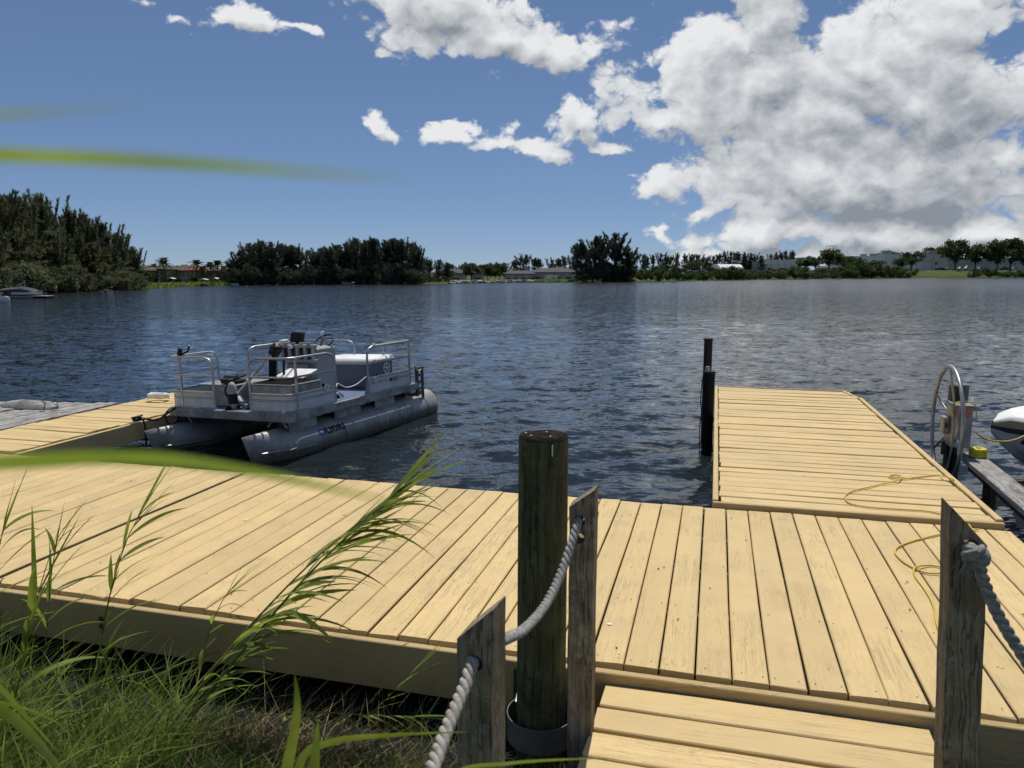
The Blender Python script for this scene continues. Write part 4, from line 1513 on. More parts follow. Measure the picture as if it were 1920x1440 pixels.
MB().tube(spline([(.57, .66, .66), (.60, .62, .58), (.72, .58, .54), (.86, .55, .56)], 5), .010, 6).build('power_cable', M['alu_trim'], tmz, True)
# pedestal seat post folded down: tall black pad and post
pp_ = bpart(MB().box((1.02, .56, .86), (.07, .10, .52), Matrix.Rotation(R(6), 3, 'Y'), .02), 'pedestal_pad', 'black_rub')
MB().box((.98, .60, .60), (.12, .14, .20), None, .03).build('pedestal_base', M['black'], pp_)
MB().tube([(1.10, .48, .55), (1.12, .46, 1.06)], .016, 8).build('pedestal_tube', M['black'], pp_, True)
for k in range(5):
    a = k * 1.25
    pp = Vector((1.20 + .02 * math.cos(a), .36, 1.15 + .02 * math.sin(a)))
bpart(MB().lathe([(0, -.02), (.022, -.018), (.028, 0), (.02, .02), (0, .022)], (1.18, .40, 1.175), 10), 'ball_mount', 'white', None, True)
bpart(MB().tube(spline([(1.18, .40, 1.16), (1.26, .44, 1.08), (1.32, .48, 1.0), (1.34, .50, .9)], 5), .012, 7), 'mount_arm', 'black', None, True)
bpart(MB().box((.55, 1.56, 1.165), (.05, .05, .10), Matrix.Rotation(R(20), 3, 'X'), .012), 'rod_clamp', 'black')
bpart(MB().tube([(.55, 1.56, 1.12), (.62, 1.50, 1.17), (.60, 1.45, 1.24)], .012, 7), 'rod_clamp_arm', 'black', None, True)

# helm console with rod rack
con = bpart(MB().box((1.80, .60, .815), (.42, .50, .63), None, .025), 'console', 'greyplast')
rk = MB()
for zz in (.965, 1.155):
    rk.box((1.555, .60, zz), (.06, .58, .040), None, .006)
rko = rk.build('rod_rack', M['greyplast'], con)
for k in range(5):
    MB().box((1.545, .35 + .125 * k, 1.06), (.045, .045, .165), None, .008).build('rack_slat', M['greyplast'], rko)
MB().box((1.585, .60, 1.06), (.010, .52, .15)).build('rack_back', M['darkgrey'], rko)
for k in range(4):
    MB().lathe([(.024, -.03), (.030, -.03), (.030, .03), (.024, .03)], (1.545, .412 + .125 * k, 1.17), 12).build('rod_cup', M['alu_box'], rko, True)
MB().box((1.60, .86, 1.19), (.14, .05, .09), None, .01).build('throttle_box', M['white'], con)
fsh = MB().box((1.66, .69, 1.255), (.09, .17, .14), Matrix.Rotation(R(14), 3, 'Y'), .014)
fo_ = fsh.build('fish_finder', M['black'], con)
MB().box((1.715, .69, 1.262), (.014, .16, .15), Matrix.Rotation(R(14), 3, 'Y'), .004).build('sun_shield', M['greyplast'], fo_)
MB().box((1.66, .69, 1.165), (.06, .06, .06), None, .01).build('bracket', M['black'], fo_)
swc = Vector((1.96, .50, 1.18))
mw = Matrix.Rotation(R(52), 3, 'Y')
sw = MB().tube([swc + mw @ Vector((.0, .135 * math.cos(2 * PI * k / 28), .135 * math.sin(2 * PI * k / 28))) for k in range(28)], .011, 8, closed=True)
swo = sw.build('steering_wheel', M['black'], con, True)
for k in range(3):
    a = 2 * PI * k / 3 + .5
    MB().tube([swc + mw @ Vector((-.04, 0, 0)), swc + mw @ Vector((0, .13 * math.cos(a), .13 * math.sin(a)))], .008, 6).build('wheel_spoke', M['black'], swo, True)
MB().tube([(1.93, .52, 1.10), (1.95, .51, 1.27)], .010, 7).build('light_stem', M['alu'], con, True)
MB().lathe([(0, 0), (.022, 0), (.026, .02), (.022, .045), (0, .05)], (1.95, .51, 1.27), 10).build('anchor_light', M['white'], con, True)
MB().box((1.56, .62, .86), (.04, .34, .12), None, .008).build('console_tray', M['greyplast'], con)
MB().tube(spline([(1.52, .80, .95), (1.46, .78, .87), (1.50, .70, .82), (1.56, .66, .86)], 5), .007, 6).build('wiring', M['black'], con, True)
MB().tube([(1.54, .44, .92), (1.50, .40, .74)], .007, 6).build('blue_cable', M['stripe'], con, True)

# aft bench box with white top, vent grille, drawer pulls
bn = bpart(MB().box((2.70, .55, .665), (.62, .82, .33), None, .012), 'bench_box', 'bluebox')
MB().box((2.70, .55, .868), (.68, .90, .085), None, .035).build('bench_cushion', M['white'], bn, True)
MB().box((2.386, .80, .685), (.006, .22, .24)).build('bench_door', M['alu_box'], bn)
MB().bar((2.375, .68, .60), (2.375, .80, .60), .012, .014).build('door_pull', M['alu'], bn)
MB().lathe([(0, 0), (.022, 0), (.022, .006), (0, .008)], (2.384, .86, .74), 12, Matrix.Rotation(-PI / 2, 3, 'Y')).build('door_lock', M['black'], bn, True)
gv = Vector((2.84, .137, .735))
MB().lathe([(0, 0), (.074, 0), (.074, .004), (0, .004)], gv, 22, Matrix.Rotation(PI / 2, 3, 'X')).build('vent_dark', M['black'], bn)
gr = MB().tube([gv + Vector((.072 * math.cos(2 * PI * k / 24), -.006, .072 * math.sin(2 * PI * k / 24))) for k in range(24)], .009, 6, closed=True)
for k in range(5):
    a = 2 * PI * k / 5 + .3
    gr.tube([gv + Vector((0, -.008, 0)), gv + Vector((.07 * math.cos(a), -.008, .07 * math.sin(a)))], .008, 6)
gr.lathe([(0, 0), (.02, 0), (.018, .006), (0, .007)], gv + Vector((0, -.004, 0)), 12, Matrix.Rotation(PI / 2, 3, 'X'))
gr.build('vent_grille', M['white'], bn, True)
MB().lathe([(0, 0), (.02, 0), (.02, .005), (0, .006)], (2.60, .136, .655), 12, Matrix.Rotation(PI / 2, 3, 'X')).build('latch', M['black'], bn)
# gate chain across the side opening and loose white line
bpart(MB().tube(spline([(1.27, T0 + .03, .69), (1.33, T0 + .05, .72), (1.50, T0 + .06, .65), (1.70, T0 + .05, .66), (1.88, T0 + .02, .74)], 6), .0065, 6), 'gate_line', 'white', None, True)
bpart(MB().tube(spline([(1.33, -.12, DZ + .02), (1.36, -.11, DZ + .09), (1.42, -.10, DZ + .08), (1.43, -.12, DZ + .03)], 6), .008, 6), 'deck_ring', 'white', None, True)
# boarding ladder folded at the stern quarter and outboard
ld = bpart(MB().bar((3.13, T0 + .04, .30), (3.13, T0 + .04, .72), .03, .05, up=(1, 0, 0)), 'boarding_ladder', 'darkgrey')
MB().bar((3.28, T0 + .04, .26), (3.28, T0 + .04, .70), .025, .04, up=(1, 0, 0)).build('ladder_leg', M['darkgrey'], ld)
for zz in (.40, .50, .60, .70):
    MB().bar((3.12, T0 + .04, zz), (3.29, T0 + .04, zz), .05, .03).build('ladder_rung', M['darkgrey'], ld)
bpart(MB().tube(spline([(2.90, T0 + .0, .74), (2.97, T0 - .02, .76), (3.04, T0 - .02, .70), (3.12, T0 - .0, .66), (3.22, T0 + .02, .68)], 6), .012, 7), 'stern_line', 'rope', None, True)
ob = bpart(MB().box((3.22, .48, .62), (.26, .24, .26), None, .05), 'outboard_motor', 'black')
MB().box((3.20, .48, .30), (.13, .10, .45), None, .02).build('outboard_leg', M['black'], ob)
bpart(MB().box((3.25, -.06, .337), (.34, .12, .012), Matrix.Rotation(R(0), 3, 'X'), .002), 'step_pad', 'black_rub')

# dock line: black rope from a cleat on the side pier to the bow
clp = PZ(257, 786, .03)
cl = empty('dock_cleat', clp, -DA, 'black dock cleat with hanging line on the left tan pier', 'cleat')
MB().box((0, 0, .0), (.05, .11, .035), None, .008).build('base', M['black'], cl)
MB().tube([(0, -.085, .03), (0, 0, .024), (0, .085, .03)], [.010, .016, .010], 8).build('horn', M['black'], cl, True)
MB().tube([(.075, .01, .0), (.095, .01, -.08), (.095, .01, -.30)], .011, 7).build('hanging_tail', M['black'], cl, True)
MB().tube([(.0, .01, .02), (.05, .01, .022), (.076, .01, .0)], .011, 7).build('tail_turn', M['black'], cl, True)
e0 = clp + Vector((.02, 0, .02))
bw = boat.matrix_world
bpy.context.view_layer.update()
bw = boat.matrix_world.copy()
e1 = bw @ Vector((S0 - .01, 1.50, DZ + .01))
mid = (e0 + e1) / 2 + Vector((0, 0, -.085))
sp = spline([e0, e0.lerp(mid, .6) + Vector((0, 0, -.01)), mid, mid.lerp(e1, .6), e1], 7)
tag(MB().tube([p - e0 for p in sp], .012, 7).build('mooring_line', M['black'], None, True, 80, loc=e0), 'black mooring line between the pier cleat and the boat bow', 'rope')
e2 = bw @ Vector((S0 + .0, 1.46, DZ - .02))
sp = spline([e2, e2 + Vector((-.02, -.02, -.12)), e2 + Vector((-.10, -.05, -.16)), e2 + Vector((-.14, -.06, -.05)), e2 + Vector((-.10, -.03, .02))], 6)
MB().tube([bw.inverted() @ p for p in sp], .010, 7).build('bow_line', M['black'], boat, True, 80)

# rope pile on the far edge of the side pier and plants in the old dock
rp = PZ(298, 748, .03)
ro = empty('rope_coil', rp, 0, 'small heap of white rope on the far edge of the left pier', 'rope')
r = random.Random(4)
pts = []
for k in range(70):
    a = k * .55
    q = .10 * (1 - .35 * r.random())
    pts.append((q * 1.5 * math.cos(a), q * math.sin(a), .012 + .0009 * k + r.uniform(-.006, .006)))
MB().tube(spline(pts, 2), .012, 6).build('coil', M['white'], ro, True, 80)
bg_ = PZ(52, 760, .04)
hp = empty('grey_hump', bg_, -DA, 'low rounded bleached timber lump on the weathered grey dock', 'timber')
rings = []
for k, (y, h, w) in enumerate(((-.30, .005, .05), (-.22, .045, .12), (-.05, .075, .15), (.12, .07, .15), (.26, .04, .12), (.33, .005, .06))):
    rings.append([(y * 1.3, -w, -.02), (y * 1.3, -w * .8, h * .6), (y * 1.3, 0, h), (y * 1.3, w * .8, h * .6), (y * 1.3, w, -.02)])
MB().loft(rings).build('lump', M['grey_wood'], hp, True, 60)
for k, (x_, y_) in enumerate(((83, 770), (107, 768))):
    c = PZ(x_, y_, .02)
    wv = empty('weed', c, 0, ('leggy green weed growing between the grey dock planks, nearer the frame edge', 'leggy green weed growing between the grey dock planks, nearer the tan pier')[k], 'plant', 'weeds in the old dock')
    r = random.Random(30 + k)
    MB().tube([(0, 0, 0), (.01, 0, .06), (-.005, 0, .14)], .004, 5).build('stem', M['reed_stem'], wv)
    for j in range(9):
        z = .02 + .013 * j
        a = r.uniform(0, 6.28)
        d = Vector((math.cos(a), math.sin(a), .5)).normalized()
        s_ = Vector((-d.y, d.x, 0)) * .012
        p0 = Vector((0, 0, z))
        MB().add([p0, p0 + d * .025 + s_, p0 + d * .055, p0 + d * .025 - s_], [(0, 1, 2, 3)]).build('leaf', M['bush'], wv)

# ------------------------------------------------------------------ bass boat bow at the right edge
tip = P(1859, 797, 7.75)
nb = empty('bass_boat', (tip.x, tip.y, WL), -DA + R(4), 'white and tan bass boat bow jutting in at the right edge', 'boat')


def hull_row(fz, fw, z0):
    return None


stations = [0.0, .10, .25, .45, .75, 1.2, 1.9, 2.8, 4.2]
half = [0.01, .16, .31, .46, .62, .78, .90, .96, .98]
tz = tip.z - WL
sheer = [tz + .05, tz + .12, tz + .16, tz + .185, tz + .205, tz + .215, tz + .21, tz + .20, tz + .19]
rub = [tz + .0, tz + .005, tz + .008, tz + .010, tz + .0, tz - .02, tz - .04, tz - .05, tz - .05]
keel = [tz - .08, tz - .20, tz - .34, tz - .48, tz - .62, tz - .72, tz - .76, tz - .76, tz - .76]


def band(lo, hi, wl, wh, name, mat, n=2):
    """strip of hull skin between two height rows (both sides); wl/wh are width factors"""
    q = MB()
    for sg in (-1, 1):
        rows = []
        for j in range(n + 1):
            f = j / n
            rows.append([(stations[i], sg * half[i] * (wl[i] * (1 - f) + wh[i] * f), lo[i] * (1 - f) + hi[i] * f) for i in range(len(stations))])
        q.loft(rows, False, False)
    return q.build(name, M[mat], nb, True, 50)


one = [1.0] * 9
low = [.0] * 9
tan_top = [rub[i] + (.075 if i else .02) for i in range(9)]
nav_lo = [rub[i] - (.055 if i else .03) for i in range(9)]
chine = [keel[i] + (nav_lo[i] - keel[i]) * .38 for i in range(9)]
band(keel, chine, low, [.62, .62, .62, .66, .7, .75, .8, .85, .88], 'hull_bottom', 'silverhull')
hs = band(chine, nav_lo, [.62, .62, .62, .66, .7, .75, .8, .85, .88], [.97] * 9, 'hull_side', 'silverhull')
band(nav_lo, rub, [.97] * 9, [1.02] * 9, 'rub_rail', 'navy')
band(rub, tan_top, [1.02] * 9, [.985] * 9, 'tan_stripe', 'tanhull')
q = MB()
rows = []
for f, dz in ((1.0, 0), (.9, .55), (.7, .88), (.35, 1.0), (0, 1.03), (-.35, 1.0), (-.7, .88), (-.9, .55), (-1.0, 0)):
    rows.append([(stations[i] + .012, half[i] * .985 * f, tan_top[i] + (sheer[i] - tan_top[i]) * dz) for i in range(9)])
q.loft(rows, False, False)
dk = q.build('deck_cap', M['white'], nb, True, 60)
# stern closure
MB().add([(4.2, -.96, rub[8]), (4.2, .96, rub[8]), (4.2, .6, keel[8]), (4.2, -.6, keel[8])], [(0, 1, 2, 3)]).build('transom', M['silverhull'], nb)
for k, x in enumerate((.335, .415)):
    m_ = Matrix.Rotation(R(52), 3, 'X') @ Matrix.Rotation(R(-18), 3, 'Y')
    MB().lathe([(0, -.01), (.030, -.01), (.034, 0), (.028, .008), (0, .008)], (x, -half[3] * (.74 + .06 * k), tan_top[3] + (sheer[3] - tan_top[3]) * .84), 14, m_).build('vent_port', M['black'], dk, True)
# hull lettering: sheared letters laid on the side skin
tm = text_mesh('NITRO', .185, bold=.007)
bm = bmesh.new()
bm.from_mesh(tm)
bmesh.ops.triangulate(bm, faces=bm.faces)
bmesh.ops.subdivide_edges(bm, edges=bm.edges, cuts=2)
bmesh.ops.triangulate(bm, faces=bm.faces)
bm.to_mesh(tm)
bm.free()
wlow = [.62, .62, .62, .66, .7, .75, .8, .85, .88]
for v in tm.vertices:
    s = .19 + v.co.x * 1.15 + v.co.y * .12
    f = .40 + (v.co.y / .185) * .60
    lo2 = np.interp(s, stations, chine)
    hi2 = np.interp(s, stations, nav_lo)
    hw = np.interp(s, stations, half)
    wl2 = np.interp(s, stations, wlow)
    f = min(max(f, 0), 1)
    v.co = Vector((s, -hw * (wl2 * (1 - f) + .97 * f) - .006, lo2 * (1 - f) + hi2 * f))
link('hull_lettering', tm, M['ink'], hs)
# bow line running from the lift to the boat
e0 = P(1828, 810, 7.1)
pts = [e0, P(1850, 824, 7.15), P(1880, 828, 7.2), P(1905, 824, 7.2), P(1935, 812, 7.25), P(1990, 800, 7.5)]
sp = spline(pts, 8)
tag(MB().tube([p - e0 for p in sp], .008, 7).build('bow_cord', M['yellow'], None, True, 80, loc=e0), 'yellow cord slung from the lift box to the white bow', 'cord')


# ------------------------------------------------------------------ reeds and grass on the bank
def leaf_mesh(p0, d, L, w, droop, side=None, twist=0.0, n=9, curl=0.0):
    """one long blade: V-folded ribbon bending under its weight; coordinates relative to p0"""
    d = d.normalized()
    if side is None:
        side = d.cross(Vector((0, 0, 1)))
        if side.length < .05:
            side = Vector((1, 0, 0))
        side.normalize()
    vs, fs = [], []
    for k in range(n):
        t = k / (n - 1)
        c = d * L * t + Vector((0, 0, -droop * L * t * t)) + side * curl * L * t * t
        ww = w * (.45 + .55 * min(t / .18, 1)) * (1 - t ** 2.2) + .0004
        a = twist * t
        nrm = side.cross(d).normalized()
        s = side * math.cos(a) + nrm * math.sin(a)
        m = nrm * math.cos(a) - side * math.sin(a)
        vs += [c - s * ww / 2 + m * ww * .16, c, c + s * ww / 2 + m * ww * .16]
    for k in range(n - 1):
        b = k * 3
        fs += [(b, b + 1, b + 4, b + 3), (b + 1, b + 2, b + 5, b + 4)]
    me = bpy.data.meshes.new('leaf')
    me.from_pydata([tuple(v) for v in vs], [], fs)
    me.shade_smooth()
    me.materials.append(M['reed'])
    return me


def reed(label, stems, seed, leaf_len=.34, leaf_w=.014, every=.075, start=.3, wind=Vector((.75, .25, .1)), droop=.45, tip=5, wr=.0042, spread=.7, group='reeds on the bank'):
    """stems: list of world polylines"""
    r = random.Random(seed)
    base = stems[0][0]
    root = empty('reed', base, 0, label, 'reed', group)
    for st in stems:
        path = spline(st, 8)
        ln = [0]
        for i in range(1, len(path)):
            ln.append(ln[-1] + (path[i] - path[i - 1]).length)
        T = ln[-1]
        MB().tube([p - base for p in path], [wr * (1.15 - .75 * l / T) for l in ln], 6).build('stem', M['reed_stem'], root, True, 80)
        s = T * start
        k = 0
        while s < T:
            i = min(range(len(ln)), key=lambda j: abs(ln[j] - s))
            p = path[i]
            t = (path[min(i + 1, len(path) - 1)] - path[max(i - 1, 0)]).normalized()
            f = s / T
            sd_ = 1 if k % 2 else -1
            lat = t.cross(Vector((0, .3, 1))).normalized() * sd_
            d = t * (.75 + .3 * f) + lat * spread * r.uniform(.35, 1) + wind * r.uniform(.35, .9) + Vector((r.gauss(0, .12), r.gauss(0, .2), r.gauss(0, .12)))
            L = leaf_len * r.uniform(.7, 1.25) * (1 - .25 * abs(f - .6))
            me = leaf_mesh(p, d, L, leaf_w * r.uniform(.75, 1.2), droop * r.uniform(.4, 1.3), None, r.uniform(-1.4, 1.4), curl=r.uniform(-.12, .12))
            link('leaf', me, None, root, p - base)
            s += every * r.uniform(.7, 1.3)
            k += 1
        for j in range(tip):
            p = path[-1 - r.randint(0, 4)]
            t = (path[-1] - path[-6]).normalized()
            d = t + wind * r.uniform(0, .35) + Vector((r.gauss(0, .13), r.gauss(0, .13), r.gauss(0, .13)))
            me = leaf_mesh(p, d, leaf_len * r.uniform(.7, 1.15), leaf_w * .8, droop * .3 * r.random(), None, r.uniform(-1, 1))
            link('leaf', me, None, root, p - base)
    return root


def PG(x, y, z=-.33):
    return PZ(x, y, z)


big = [
    [PG(265, 1440), P(400, 1255, 3.02), P(500, 1140, 3.10), P(600, 1040, 3.2), P(690, 968, 3.28)],
    [PG(285, 1430), P(420, 1262, 3.0), P(540, 1120, 3.08), P(640, 1015, 3.16), P(735, 930, 3.24)],
    [PG(300, 1425), P(440, 1240, 3.05), P(570, 1085, 3.16), P(670, 990, 3.26)],
]
reed('large leaning reed clump with long streaming leaves reaching over the dock', big, 5, .43, .030, .055, .26, Vector((.62, .05, -.10)), .5, 7, .0062, spread=.95)
reed('upright reed with drooping leaves growing left of the large leaning clump',
     [[PG(180, 1345), P(185, 1240, 3.38), P(205, 1120, 3.40), P(235, 1020, 3.42), P(262, 965, 3.44)]], 8, .34, .023, .06, .2, Vector((.5, 0, .1)), .35, 4, .0045)
reed('short reed with curled tip standing just before the leaning clump',
     [[PG(360, 1330), P(385, 1210, 3.5), P(410, 1140, 3.5), P(432, 1105, 3.52)]], 12, .26, .019, .08, .3, Vector((.6, 0, 0)), .6, 3, .004)
reed('thin reed with narrow tuft near the left frame edge',
     [[PG(75, 1290), P(88, 1180, 3.5), P(96, 1080, 3.5), P(108, 1010, 3.52)]], 15, .34, .021, .065, .3, Vector((.5, 0, .1)), .4, 3, .0038)
reed('reed stalk leaning in over the dock at the very left frame edge',
     [[PG(-30, 1300), P(-20, 1150, 3.4), P(-6, 1050, 3.42), P(8, 985, 3.45)]], 17, .36, .022, .06, .3, Vector((.5, 0, .05)), .45, 4, .0042)
reed('low broad leaved reed at the lower left corner',
     [[PG(-40, 1440), P(20, 1330, 2.9), P(50, 1210, 2.95), P(70, 1120, 3.0)]], 19, .42, .026, .055, .2, Vector((.4, -.1, .1)), .5, 3, .004)
reed('short leafy reed shoot in the shade below the dock edge',
     [[PG(690, 1345), P(745, 1290, 3.05), P(800, 1235, 3.08)]], 23, .16, .006, .05, .2, Vector((.4, 0, .2)), .1, 4, .0025)
reed('reed runner lying along the straw below the dock edge',
     [[PG(470, 1345), P(560, 1335, 2.98), P(680, 1340, 2.95), P(790, 1345, 2.9)]], 29, .20, .013, .06, .3, Vector((.5, 0, -.1)), .9, 3, .003)

# a tall reed right beside the photographer: its blades cross the view out of focus
nr = empty('reed', (-.52, .36, -.1), 0, 'tall reed close to the lens whose blurred blades cross the left side', 'reed', 'reeds on the bank')
b0 = Vector((-.52, .36, -.1))


def near_blade(pix, w, taper=1.0):
    """a long blade through photo points (x, y, depth); bends back to the stalk"""
    pts = [P(*q) for q in pix]
    first = pts[0]
    path = spline(pts, 8)
    vs, fs = [], []
    n = len(path)
    for k, p in enumerate(path):
        t = k / (n - 1)
        tan = (path[min(k + 1, n - 1)] - path[max(k - 1, 0)]).normalized()
        view = (p - Vector((0, 0, CAMZ))).normalized()
        s = tan.cross(view).normalized()
        ww = w * (.6 + .4 * min(t / .2, 1)) * max(1 - t ** taper, .03)
        m = s.cross(tan)
        s2 = (s * .75 - m * .66).normalized()
        vs += [p - s2 * ww / 2, p + m * ww * .08, p + s2 * ww / 2]
    for k in range(n - 1):
        b = k * 3
        fs += [(b, b + 1, b + 4, b + 3), (b + 1, b + 2, b + 5, b + 4)]
    return vs, fs


def blade_obj(pix, w, parent, org, taper=1.6):
    vs, fs = near_blade(pix, w, taper)
    me = bpy.data.meshes.new('leaf')
    me.from_pydata([tuple(v - org) for v in vs], [], fs)
    me.shade_smooth()
    me.materials.append(M['reed'])
    return link('leaf', me, None, parent)


MB().tube([(0, 0, 0), (.01, .0, .9), (.0, 0, 1.5), (-.02, 0, 2.1)], [.006, .005, .004, .003], 7).build('stem', M['reed_stem'], nr, True)
blade_obj([(-420, 300, .27), (-150, 288, .23), (150, 296, .205), (380, 308, .19), (560, 322, .185), (780, 338, .18)], .0062, nr, b0, 1.5)
blade_obj([(-420, 255, .25), (-160, 235, .21), (0, 216, .19), (130, 207, .18), (290, 196, .18)], .0034, nr, b0, 1.0)
blade_obj([(-420, 960, .32), (-150, 885, .29), (100, 862, .27), (290, 860, .26), (470, 884, .255), (640, 920, .25), (760, 945, .25)], .0090, nr, b0, 1.6)

nr2 = empty('reed', PZ(560, 1640, -.12), 0, 'pair of soft focus reed blades rising from the bottom edge left of the posts', 'reed', 'reeds on the bank')
o2 = Vector(nr2.location)
blade_obj([(500, 1640, 1.15), (530, 1480, 1.12), (556, 1340, 1.1), (552, 1262, 1.1)], .030, nr2, o2, 2.0)
blade_obj([(590, 1640, 1.12), (588, 1500, 1.1), (592, 1400, 1.1), (596, 1352, 1.1)], .028, nr2, o2, 2.0)
blade_obj([(540, 1640, 1.1), (560, 1440, 1.12), (620, 1392, 1.15), (740, 1378, 1.2), (880, 1372, 1.25)], .020, nr2, o2, 1.8)
nr3 = empty('reed', PZ(-160, 1560, -.12), 0, 'broad pale blurred reed blades crossing the bottom left corner', 'reed', 'reeds on the bank')
o3 = Vector(nr3.location)
blade_obj([(-160, 1250, 1.3), (-20, 1318, 1.28), (50, 1370, 1.25), (110, 1445, 1.2), (150, 1520, 1.2)], .026, nr3, o3, 2.5)
blade_obj([(-180, 1180, 1.35), (-20, 1275, 1.35), (50, 1345, 1.35), (105, 1405, 1.35)], .016, nr3, o3, 1.8)
blade_obj([(-160, 1290, 1.5), (0, 1318, 1.5), (60, 1333, 1.5), (125, 1365, 1.5)], .012, nr3, o3, 1.8)
nr4 = empty('reed', PZ(820, 1600, -.12), 0, 'single bright grass blade arching along the bottom edge before the left post', 'reed', 'reeds on the bank')
o4 = Vector(nr4.location)
blade_obj([(760, 1560, 1.1), (850, 1452, 1.1), (950, 1432, 1.1), (1060, 1424, 1.1), (1160, 1422, 1.1)], .010, nr4, o4, 1.6)


def scatter_blades(name, n, sampler, Lr, wr, lean, mat, label, seed, up=1.0, bend=.5, cat='grass'):
    """uncountable grass: thin three-piece blades in one object"""
    rs = np.random.RandomState(seed)
    base = sampler(rs, n)
    L = rs.uniform(Lr[0], Lr[1], n)
    W = rs.uniform(wr[0], wr[1], n)
    az = rs.uniform(0, 2 * PI, n)
    ln = np.abs(rs.normal(0, lean, n))
    d = np.stack([np.cos(az) * ln + .12, np.sin(az) * ln, np.full(n, up)], 1)
    d /= np.linalg.norm(d, axis=1)[:, None]
    side = np.cross(d, rs.normal(0, 1, (n, 3)))
    side /= np.linalg.norm(side, axis=1)[:, None]
    be = np.stack([np.cos(az) + .3, np.sin(az), np.full(n, -.55)], 1) * (bend * rs.rand(n))[:, None]
    vs = []
    for t, wf in ((0, .8), (.35, 1.0), (.7, .7), (1.0, .05)):
        c = base + d * (L * t)[:, None] + be * (L * t * t)[:, None]
        vs += [c - side * (W * wf / 2)[:, None], c + side * (W * wf / 2)[:, None]]
    V = np.stack(vs, 1).reshape(-1, 3)
    i = np.arange(n)[:, None] * 8
    F = np.concatenate([i + np.array([[0, 1, 3, 2]]), i + np.array([[2, 3, 5, 4]]), i + np.array([[4, 5, 7, 6]])], 0)
    me = np_mesh(name, V, F, mat)
    return tag(link(name, me), label, cat, kind='stuff')


def bank(x0, x1, y0, y1, vmax=3.02, power=1.0):
    def f(rs, n):
        out = []
        while len(out) < n:
            x = rs.uniform(x0, x1)
            y = rs.uniform(y0, y1)
            v = x * math.sin(DA) + y * math.cos(DA)
            if v > vmax + .05 * math.sin(x * 9) or v < 1.6:
                continue
            u_, _ = UV(Vector((x, y, 0)))
            if -.44 < u_ < .95 and v < 3.06:
                continue
            if rs.rand() > power and math.sin(x * 7.3 + 1.3 * math.sin(y * 6)) < .1:
                continue
            out.append((x, y, max(float(ground_z(x, y)), WL - .03) - .01))
        return np.array(out)
    return f


scatter_blades('grass', 7500, bank(-3.6, .35, 1.9, 3.9, 2.66, .35), (.07, .24), (.0018, .0048), .6, M['grassg'], 'tangled green bank grass below the dock edge', 2)
scatter_blades('sparse_grass', 650, bank(-3.4, .2, 2.5, 4.0, 2.98, .3), (.10, .28), (.0016, .0040), .5, M['grassg'], 'sparse thin blades standing in the dark water below the dock', 12)
scatter_blades('tall_grass', 1900, bank(-3.9, -1.35, 1.9, 4.2, 2.80, .6), (.20, .52), (.004, .010), .36, M['grassg'], 'taller green grass at the lower left', 3, bend=.8)
scatter_blades('fine_grass', 4200, bank(-1.45, -.80, 2.35, 2.90, 2.62, 1.), (.06, .16), (.0014, .003), .6, M['grassd'], 'fine dark green grass tuft in front of the straw', 4)
scatter_blades('dry_straw', 3400, bank(-1.30, -.10, 2.55, 3.25, 2.90, 1.), (.12, .42), (.0018, .0045), 4.0, M['straw'], 'matted dry straw lying in the water below the dock', 5, up=.28, bend=.3)
scatter_blades('dead_stalks', 3000, bank(-3.4, -.6, 2.0, 3.9, 2.85, .7), (.08, .32), (.0014, .0034), 1.8, M['straw'], 'dry tan stalks among the green grass', 6, up=.45, bend=.3)


# ------------------------------------------------------------------ far shore
def gx(px, Y, z=0.0):
    return (px - 960) / FPX * (Y * CP - (z - CAMZ) * SP)


def zpx(py, Y):
    return P(960, py, Y).z


def gz(x, y):
    return float(ground_z(x, y))


def rs_unit(rs, n):
    v = rs.normal(0, 1, (n, 3))
    return v / np.linalg.norm(v, axis=1)[:, None]


def blades_np(c, d, side, L, W):
    """rhombic sprays: centre-line start c, direction d"""
    a = c
    m = c + d * (L * .45)[:, None]
    V = np.stack([a, m + side * (W / 2)[:, None], c + d * L[:, None], m - side * (W / 2)[:, None]], 1).reshape(-1, 3)
    F = np.arange(len(c))[:, None] * 4 + np.arange(4)[None, :]
    return V, F


